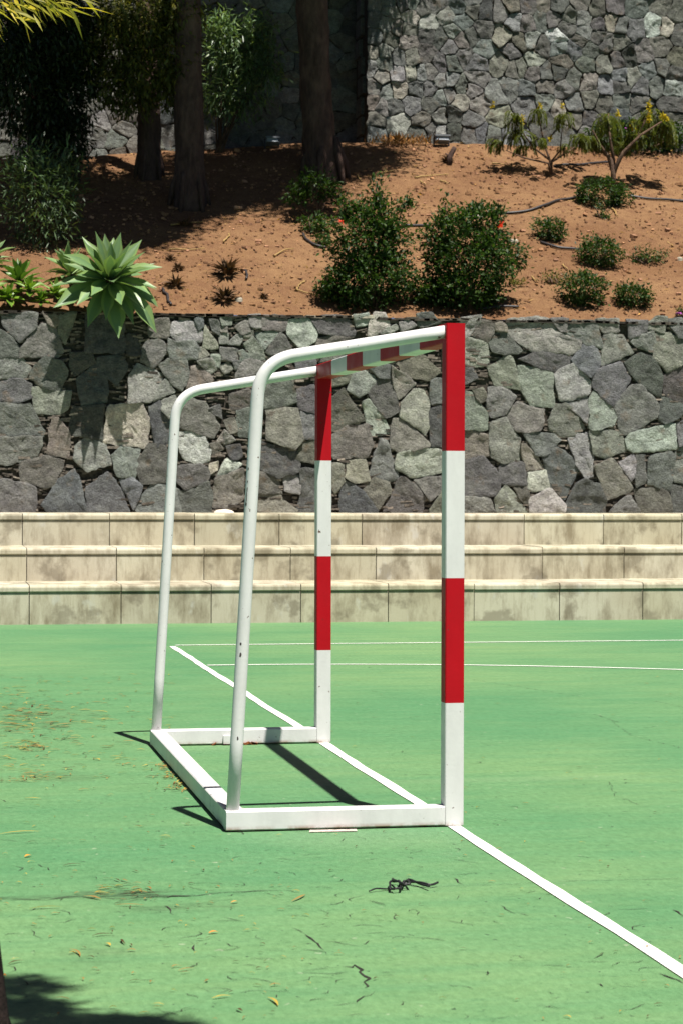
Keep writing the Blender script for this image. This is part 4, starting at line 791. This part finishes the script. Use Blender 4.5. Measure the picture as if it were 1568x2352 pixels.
for i, q in enumerate(TW):
    lb = ["longest pale stick on the open soil below the dried bush", "short pale twig under the longest stick", "second short twig under the longest stick, nearer the big dense shrub", "pale stick lying left of the open multi-stemmed shrub", "forked pale twig below the mounded bush", "long yellowed leaf stalk upslope of the largest withered stump", "kinked pale twig below the tree shade edge", "pale curved stalk left of the larger big shrub", "short stalk touching the pale curved one", "dark curled stalk right of the largest withered stump", "curled dark stalk at the large agave's leaf tips", "bent pale twig below the small open shrub", "pale stalk along the lower edge of the tree shade", "short stick right of the red-flowered shrub's top", "thin stick left of the half-dry plant", "thin forked twig above the larger lowest bush", "yellow leaf strip at the lone trunk's foot", "pale stick right of the lone trunk's foot"][i]
    ground_tube("dry_twig", q, .013 if i not in (9, 10) else .016, M["dry"] if i not in (9, 10) else M["hose"], lb, "twig", "dry twigs on the bank", .6, 4, .008)
b = atS(1030, 378); P = [b, atY(1032, 360, b.y), atY(1040, 345, b.y), atY(1043, 338, b.y)]; mb = MB(); mb.tube([b - Vector((0, 0, .05))] + P[1:], [.045, .04, .035, .03], 0, 8, wob=.3); mb.tube([P[1], atY(1022, 352, b.y)], [.02, .008], 0, 6)
tag(mb.build("tree_stub", M["bark"], None, b), "dark broken stub sticking out of the sunlit soil", "stub")
# flat pale stones one can tell apart on the soil
for px, py, w_, lb in ((1178, 556, 24, "grey stone right of the dense red-flowered shrub"), (870, 470, 20, "pale flat stone above the larger big shrub"), (1095, 500, 20, "flat stone beside the long hose's end"), (1560, 597, 14, "white stone at the picture's right edge"), (548, 690, 20, "grey stone right of the withered stumps"), (598, 682, 0, ""), (838, 716, 90, "flat pale capping stone on the wall edge under the larger big shrub")):
    if not w_: continue
    b = atS(px, py) if py < 710 else Vector(atY(px, py, Y_WALL + .12)); k = mpp(b); mb = MB(); n0 = len(mb.v); hh = .035
    if py > 710: b.z = 3.462; hh = .02
    for i, (s_, z_) in enumerate(((1, -.02), (1, hh * .6), (.75, hh), (.3, hh * 1.15))):
        for q in range(10): a = q * .628; r_ = s_ * (1 + .25 * mnoise.noise(Vector((q * 3.1, px, 1)))); mb.v.append((b.x + w_ * .5 * k * r_ * math.cos(a), b.y + min(.12, w_ * .35 * k) * r_ * math.sin(a), b.z + z_))
    for i in range(3):
        for q in range(10): mb.face([n0 + i * 10 + q, n0 + i * 10 + (q + 1) % 10, n0 + i * 10 + 10 + (q + 1) % 10, n0 + i * 10 + 10 + q], 0, (1.1, 1.1, 1))
    mb.face([n0 + 30 + q for q in range(10)], 0, (1.1, 1.1, 1)); tag(mb.build("flat_stone", M["pebble"], None, b), lb, "stone")
# crumbs, bark bits and pebbles nobody could count
mb = MB()
for i in range(7000):
    x, y = random.uniform(-4, 9.5), Y_WALL + .4 + (Y_UP - Y_WALL - .5) * random.random(); s_ = abs(random.gauss(0, .007)) + .004 + (random.uniform(.008, .022) if random.random() < .015 else 0); k = random.uniform(.65, 1.6) if random.random() > .05 else 2.3
    mb.box((x, y, soil(x, y) + s_ * .4 + .006), (s_ * random.uniform(.7, 1.8), s_ * random.uniform(.6, 1.2), s_ * .6), 0, (k, k, k * random.uniform(.85, 1.1)), Matrix.Rotation(random.uniform(0, 3), 3, 'Z') @ Matrix.Rotation(random.uniform(-.5, .5), 3, 'X'))
tag(mb.build("soil_crumbs", M["chip"]), "crumbs of earth and small stones scattered over the slope", "gravel", kind="stuff")
n = 1500; xy = np.stack([RNG.uniform(-4, 9.5, n), RNG.uniform(Y_WALL + .4, Y_UP - .05, n)], 1); an = RNG.uniform(0, 6.283, n)
C = np.array([(x, y, soil(x, y) + .02) for x, y in xy]); D = np.stack([np.cos(an), np.sin(an), RNG.normal(0, .2, n) + .1], 1)
tag(leaf_mesh("soil_litter", M["dry"], C, D, np.tile([0, 0, 1.], (n, 1)) + rdirs(n) * .4, RNG.uniform(.03, .1, n), RNG.uniform(.008, .025, n), tints(n, .3, 1.4, .15)), "dry leaf scraps scattered over the earth slope", "leaf litter", kind="stuff")

# ------------------------------------------------------------------ leaf litter and wire on the court
def curl_leaf(mb, p, L, wd, an, bend, col, lift=.012, m=0):
    ns = 6; q = Vector((p.x, p.y, 0)); a = an; rows = []
    for j in range(ns + 1):
        s_ = j / ns; w_ = wd * math.sin(math.pi * min(.97, max(.06, s_))) ** .8 * .5; lift = min(lift, .0035); nx_ = Vector((-math.sin(a), math.cos(a), 0)); zz = .005 + lift * math.sin(math.pi * s_) ** 1
        rows.append((q + nx_ * w_ + Vector((0, 0, zz + w_ * .25)), q + Vector((0, 0, zz)), q - nx_ * w_ + Vector((0, 0, zz + w_ * .15)))); q = q + Vector((math.cos(a), math.sin(a), 0)) * L / ns; a += bend / ns
    n0 = mb.add([v for r_ in rows for v in r_])
    for j in range(ns):
        for k2 in (0, 1): mb.face([n0 + j * 3 + k2, n0 + j * 3 + k2 + 1, n0 + j * 3 + k2 + 4, n0 + j * 3 + k2 + 3], m, col, True)
CY, CT, CB, CG = (1.15, 1.25, .6), (.8, .72, .55), (.20, .17, .17), (.5, .72, .3)
def lcol():
    r_ = random.random(); c_ = CT if r_ < .4 else CB if r_ < .65 else CY if r_ < .85 else CG; k = random.uniform(.7, 1.15); return tuple(k * x for x in c_)
mb = MB()
def scat(n_, fx, fy, lmin=.02, lmax=.07, wd=.008):
    for _ in range(n_):
        p = atZ(fx(), fy())
        if -B - .05 < p.x < .02 and -.02 < p.y < LG and random.random() < .9: continue
        curl_leaf(mb, p, random.uniform(lmin, lmax), random.uniform(.5, 1.3) * wd, random.uniform(-.6, .6) + (math.pi if random.random() < .5 else 0) + (random.uniform(-1.2, 1.2) if random.random() < .3 else 0), random.gauss(0, .9), lcol(), random.uniform(.002, .012))
U = random.uniform; G = random.gauss
scat(260, lambda: U(-60, 400), lambda: U(1550, 1800), .02, .08, .010); scat(110, lambda: abs(G(0, 60)), lambda: G(1650, 40), .03, .11, .012); scat(60, lambda: G(130, 60), lambda: G(1655, 18), .03, .13, .012)
scat(40, lambda: G(75, 25), lambda: G(1717, 6), .02, .07, .012); scat(45, lambda: G(90, 40), lambda: G(1785, 8), .02, .09); scat(170, lambda: U(-30, 700), lambda: U(1800, 2350), .012, .035, .006)
scat(70, lambda: U(600, 1568), lambda: U(1900, 2350), .008, .03, .005); scat(50, lambda: U(700, 1568), lambda: U(1450, 1900), .015, .04, .007); scat(40, lambda: G(290, 40), lambda: G(2045, 12), .02, .05)
for _ in range(75):                                         # drifted against the rear bar
    t = U(0, 1) ** .8; a = atZ(372, 1752); b2 = atZ(430, 1822); p = a.lerp(b2, t); p.x -= abs(G(0, .03)); curl_leaf(mb, p, U(.02, .06), .008, U(0, 6.28), G(0, .8), lcol(), .012)
tag(mb.build("leaf_litter", M["dry"]), "small dry leaf bits strewn over the green court, thickest at left", "leaf litter", kind="stuff")
LV = [(0, 345, 185, 335, 10, CY, "longest pale willow-like leaf at the court's left edge"), (40, 945, 120, 930, 7, CB, "dark arched leaf near the picture's lower left corner"), (135, 690, 280, 682, 8, CG, "long green-yellow leaf left of the dark stain"), (385, 632, 460, 645, 12, CT, "brown-yellow leaf on the long crack"), (530, 672, 660, 672, 8, CT, "thin tan leaf just below the dark stain"),
      (425, 815, 515, 808, 8, CB, "dark leaf with a pinkish end below the stain"), (480, 850, 505, 860, 10, CY, "yellow split leaf under the dark pinkish one"), (560, 830, 580, 850, 8, CB, "small black curled leaf right of the split yellow one"), (585, 882, 625, 882, 9, CT, "tan leaf with dark shadow below the black curl"), (320, 875, 360, 908, 8, CT, "slanting olive leaf left of the tan one"),
      (245, 1102, 318, 1108, 7, CT, "reddish tan leaf above the foreground shadow"), (975, 1102, 1060, 1092, 8, CY, "long yellow leaf low in the middle of the court"), (1230, 1098, 1270, 1135, 9, CY, "forked yellow leaf at the picture's bottom centre"), (1090, 1150, 1118, 1162, 9, CB, "brown crumpled leaf left of the forked yellow one"), (960, 802, 1003, 798, 14, (1.6, 1.0, .55), "pale orange leaf fragment right of the crack's middle"),
      (1340, 655, 1395, 625, 10, CT, "orange-brown folded leaf at the end of the long crack"), (1060, 662, 1095, 658, 12, (1.5, 1.2, .8), "pale cream leaf below the long crack"), (820, 975, 890, 965, 6, CT, "thin forked leaf stalk on the lower court"), (115, 450, 148, 445, 16, (1.8, 1.2, .4), "orange crumpled leaf at the left of the court"), (290, 492, 375, 485, 7, CB, "dark hooked leaf left of the goal's rear corner"),
      (118, 385, 170, 380, 7, CB, "short dark leaf below the longest pale leaf"), (868, 405, 895, 408, 11, CG, "small green leaf in front of the goal's near corner"), (735, 355, 785, 355, 8, CY, "pale yellow leaf close to the goal's near corner"), (10, 1000, 30, 1000, 16, (2, 1.1, .4), "orange leaf beside the dark trunk foot"), (115, 180, 190, 182, 9, CY, "yellow leaf in the drift left of the goal"), (360, 143, 415, 140, 8, CT, "tan leaf between the drift and the goal's rear bar")]
for (x0, y0, x1, y1, wd, cc, lb) in LV:
    a, b2 = atZ(*z2(x0, y0)), atZ(*z2(x1, y1)); d = b2 - a; L = d.length * 1.05; mb = MB(); bd = random.choice((-1, 1)) * U(.15, .7)
    curl_leaf(mb, a, L, wd * .0011 * .9, math.atan2(d.y, d.x) - bd * .5, bd, cc, .014); tag(mb.build("fallen_leaf", M["dry"], None, a), lb, "leaf", "larger fallen leaves on the court")
def wire(pxs, r, mb, z0=.012):
    P = [atZ(*z4(*q)) for q in pxs]; out = []
    for i in range(len(P) - 1):
        for j in range(4): out.append(P[i].lerp(P[i + 1], j / 4))
    out.append(P[-1]); mb.tube([Vector((q.x, q.y, z0 + .006 * math.sin(i * .35) ** 2)) for i, q in enumerate(out)], r, 0, 6)
mb = MB(); wire([(222, 612), (220, 585), (232, 573), (262, 577), (272, 595), (268, 612), (240, 614), (226, 606)], .0042, mb); wire([(232, 573), (250, 590), (285, 600), (312, 600), (300, 582), (285, 585), (280, 602)], .0042, mb, .02); wire([(285, 582), (305, 572), (345, 580), (400, 602)], .0042, mb); wire([(300, 575), (350, 585), (405, 590), (440, 584)], .004, mb); wire([(262, 590), (300, 592)], .006, mb, .012); wire([(215, 600), (160, 606), (125, 612)], .003, mb, .006)
tag(mb.build("wire_tangle", M["rubber"], None, atZ(*z4(260, 595))), "tangled black cord lying on the court in front of the goal", "cord")

# ------------------------------------------------------------------ the near tree at the lower left
fb = atZ(-62, 2420); t = thing("leaning_tree", fb, "dark leaning tree trunk cut by the picture's lower left edge, yellow-green leaves at top left", "tree")
mb = MB(); ed = [(22, 2352), (0, 2180)]
P = [Vector((fb.x, fb.y, -.05)), atY(-72, 2350, fb.y), atY(-92, 2180, fb.y), atY(-150, 1900, fb.y), atY(-330, 1200, fb.y), atY(-420, 300, fb.y), atY(-330, -700, fb.y)]
P += [Vector((-2.3, -4.4, 4.3)), Vector((-2.0, -4.6, 4.7))]
mb.tube(P, [.128, .100, .098, .10, .095, .085, .06, .04, .02], 0, 16, wob=.12)
hb = atY(70, -40, -.6); mb.tube([P[5], P[5].lerp(hb, .5) + Vector((0, 0, .4)), hb + Vector((-.2, -.2, .25)), hb], [.04, .03, .02, .008], 0, 7)
mb.build("trunk", M["darkbark"], t, fb)
C = []; D = []
for (px, py, nn) in ((10, 5, 14), (60, -10, 14), (110, 0, 12), (150, -5, 9), (30, 30, 6), (-30, 20, 10), (90, -40, 16), (20, -50, 16)):
    for _ in range(nn): q = atY(px + G(0, 20), py + G(0, 10), -.6 + G(0, .12)); C.append(tuple(q)); an = U(-1.2, 1.2); D.append((math.cos(an) * U(.3, 1.2), U(-.5, .5), -U(.05, .8)))
n = len(C); leaf_mesh("hanging_leaves", M["reed"], C, D, rdirs(n) * .8 + np.array([0, -.4, 1]), RNG.uniform(.08, .16, n), RNG.uniform(.009, .016, n), tints(n, .45, 1.3, .2), t, fb, .1, .05)
cast = []
for (px, py, r_) in ((60, 2268, .07), (30, 2262, .06), (95, 2262, .03), (60, 2318, .09), (20, 2310, .07), (110, 2310, .04), (150, 2362, .10), (230, 2358, .11), (310, 2360, .10), (380, 2368, .08), (90, 2385, .1), (250, 2400, .13)):
    p = atZ(px, py); h = U(4.0, 4.8); c = p + SHv * h; cast.append((np.array(c), (r_, r_ * 1.1, r_ * .7)))
C, D, Nn = blob_leaves(cast, 620, 7, .03, .1); n = len(C)
leaf_mesh("crown", M["leafd"], C, D, Nn, RNG.uniform(.05, .11, n), RNG.uniform(.012, .022, n), tints(n), t, fb)
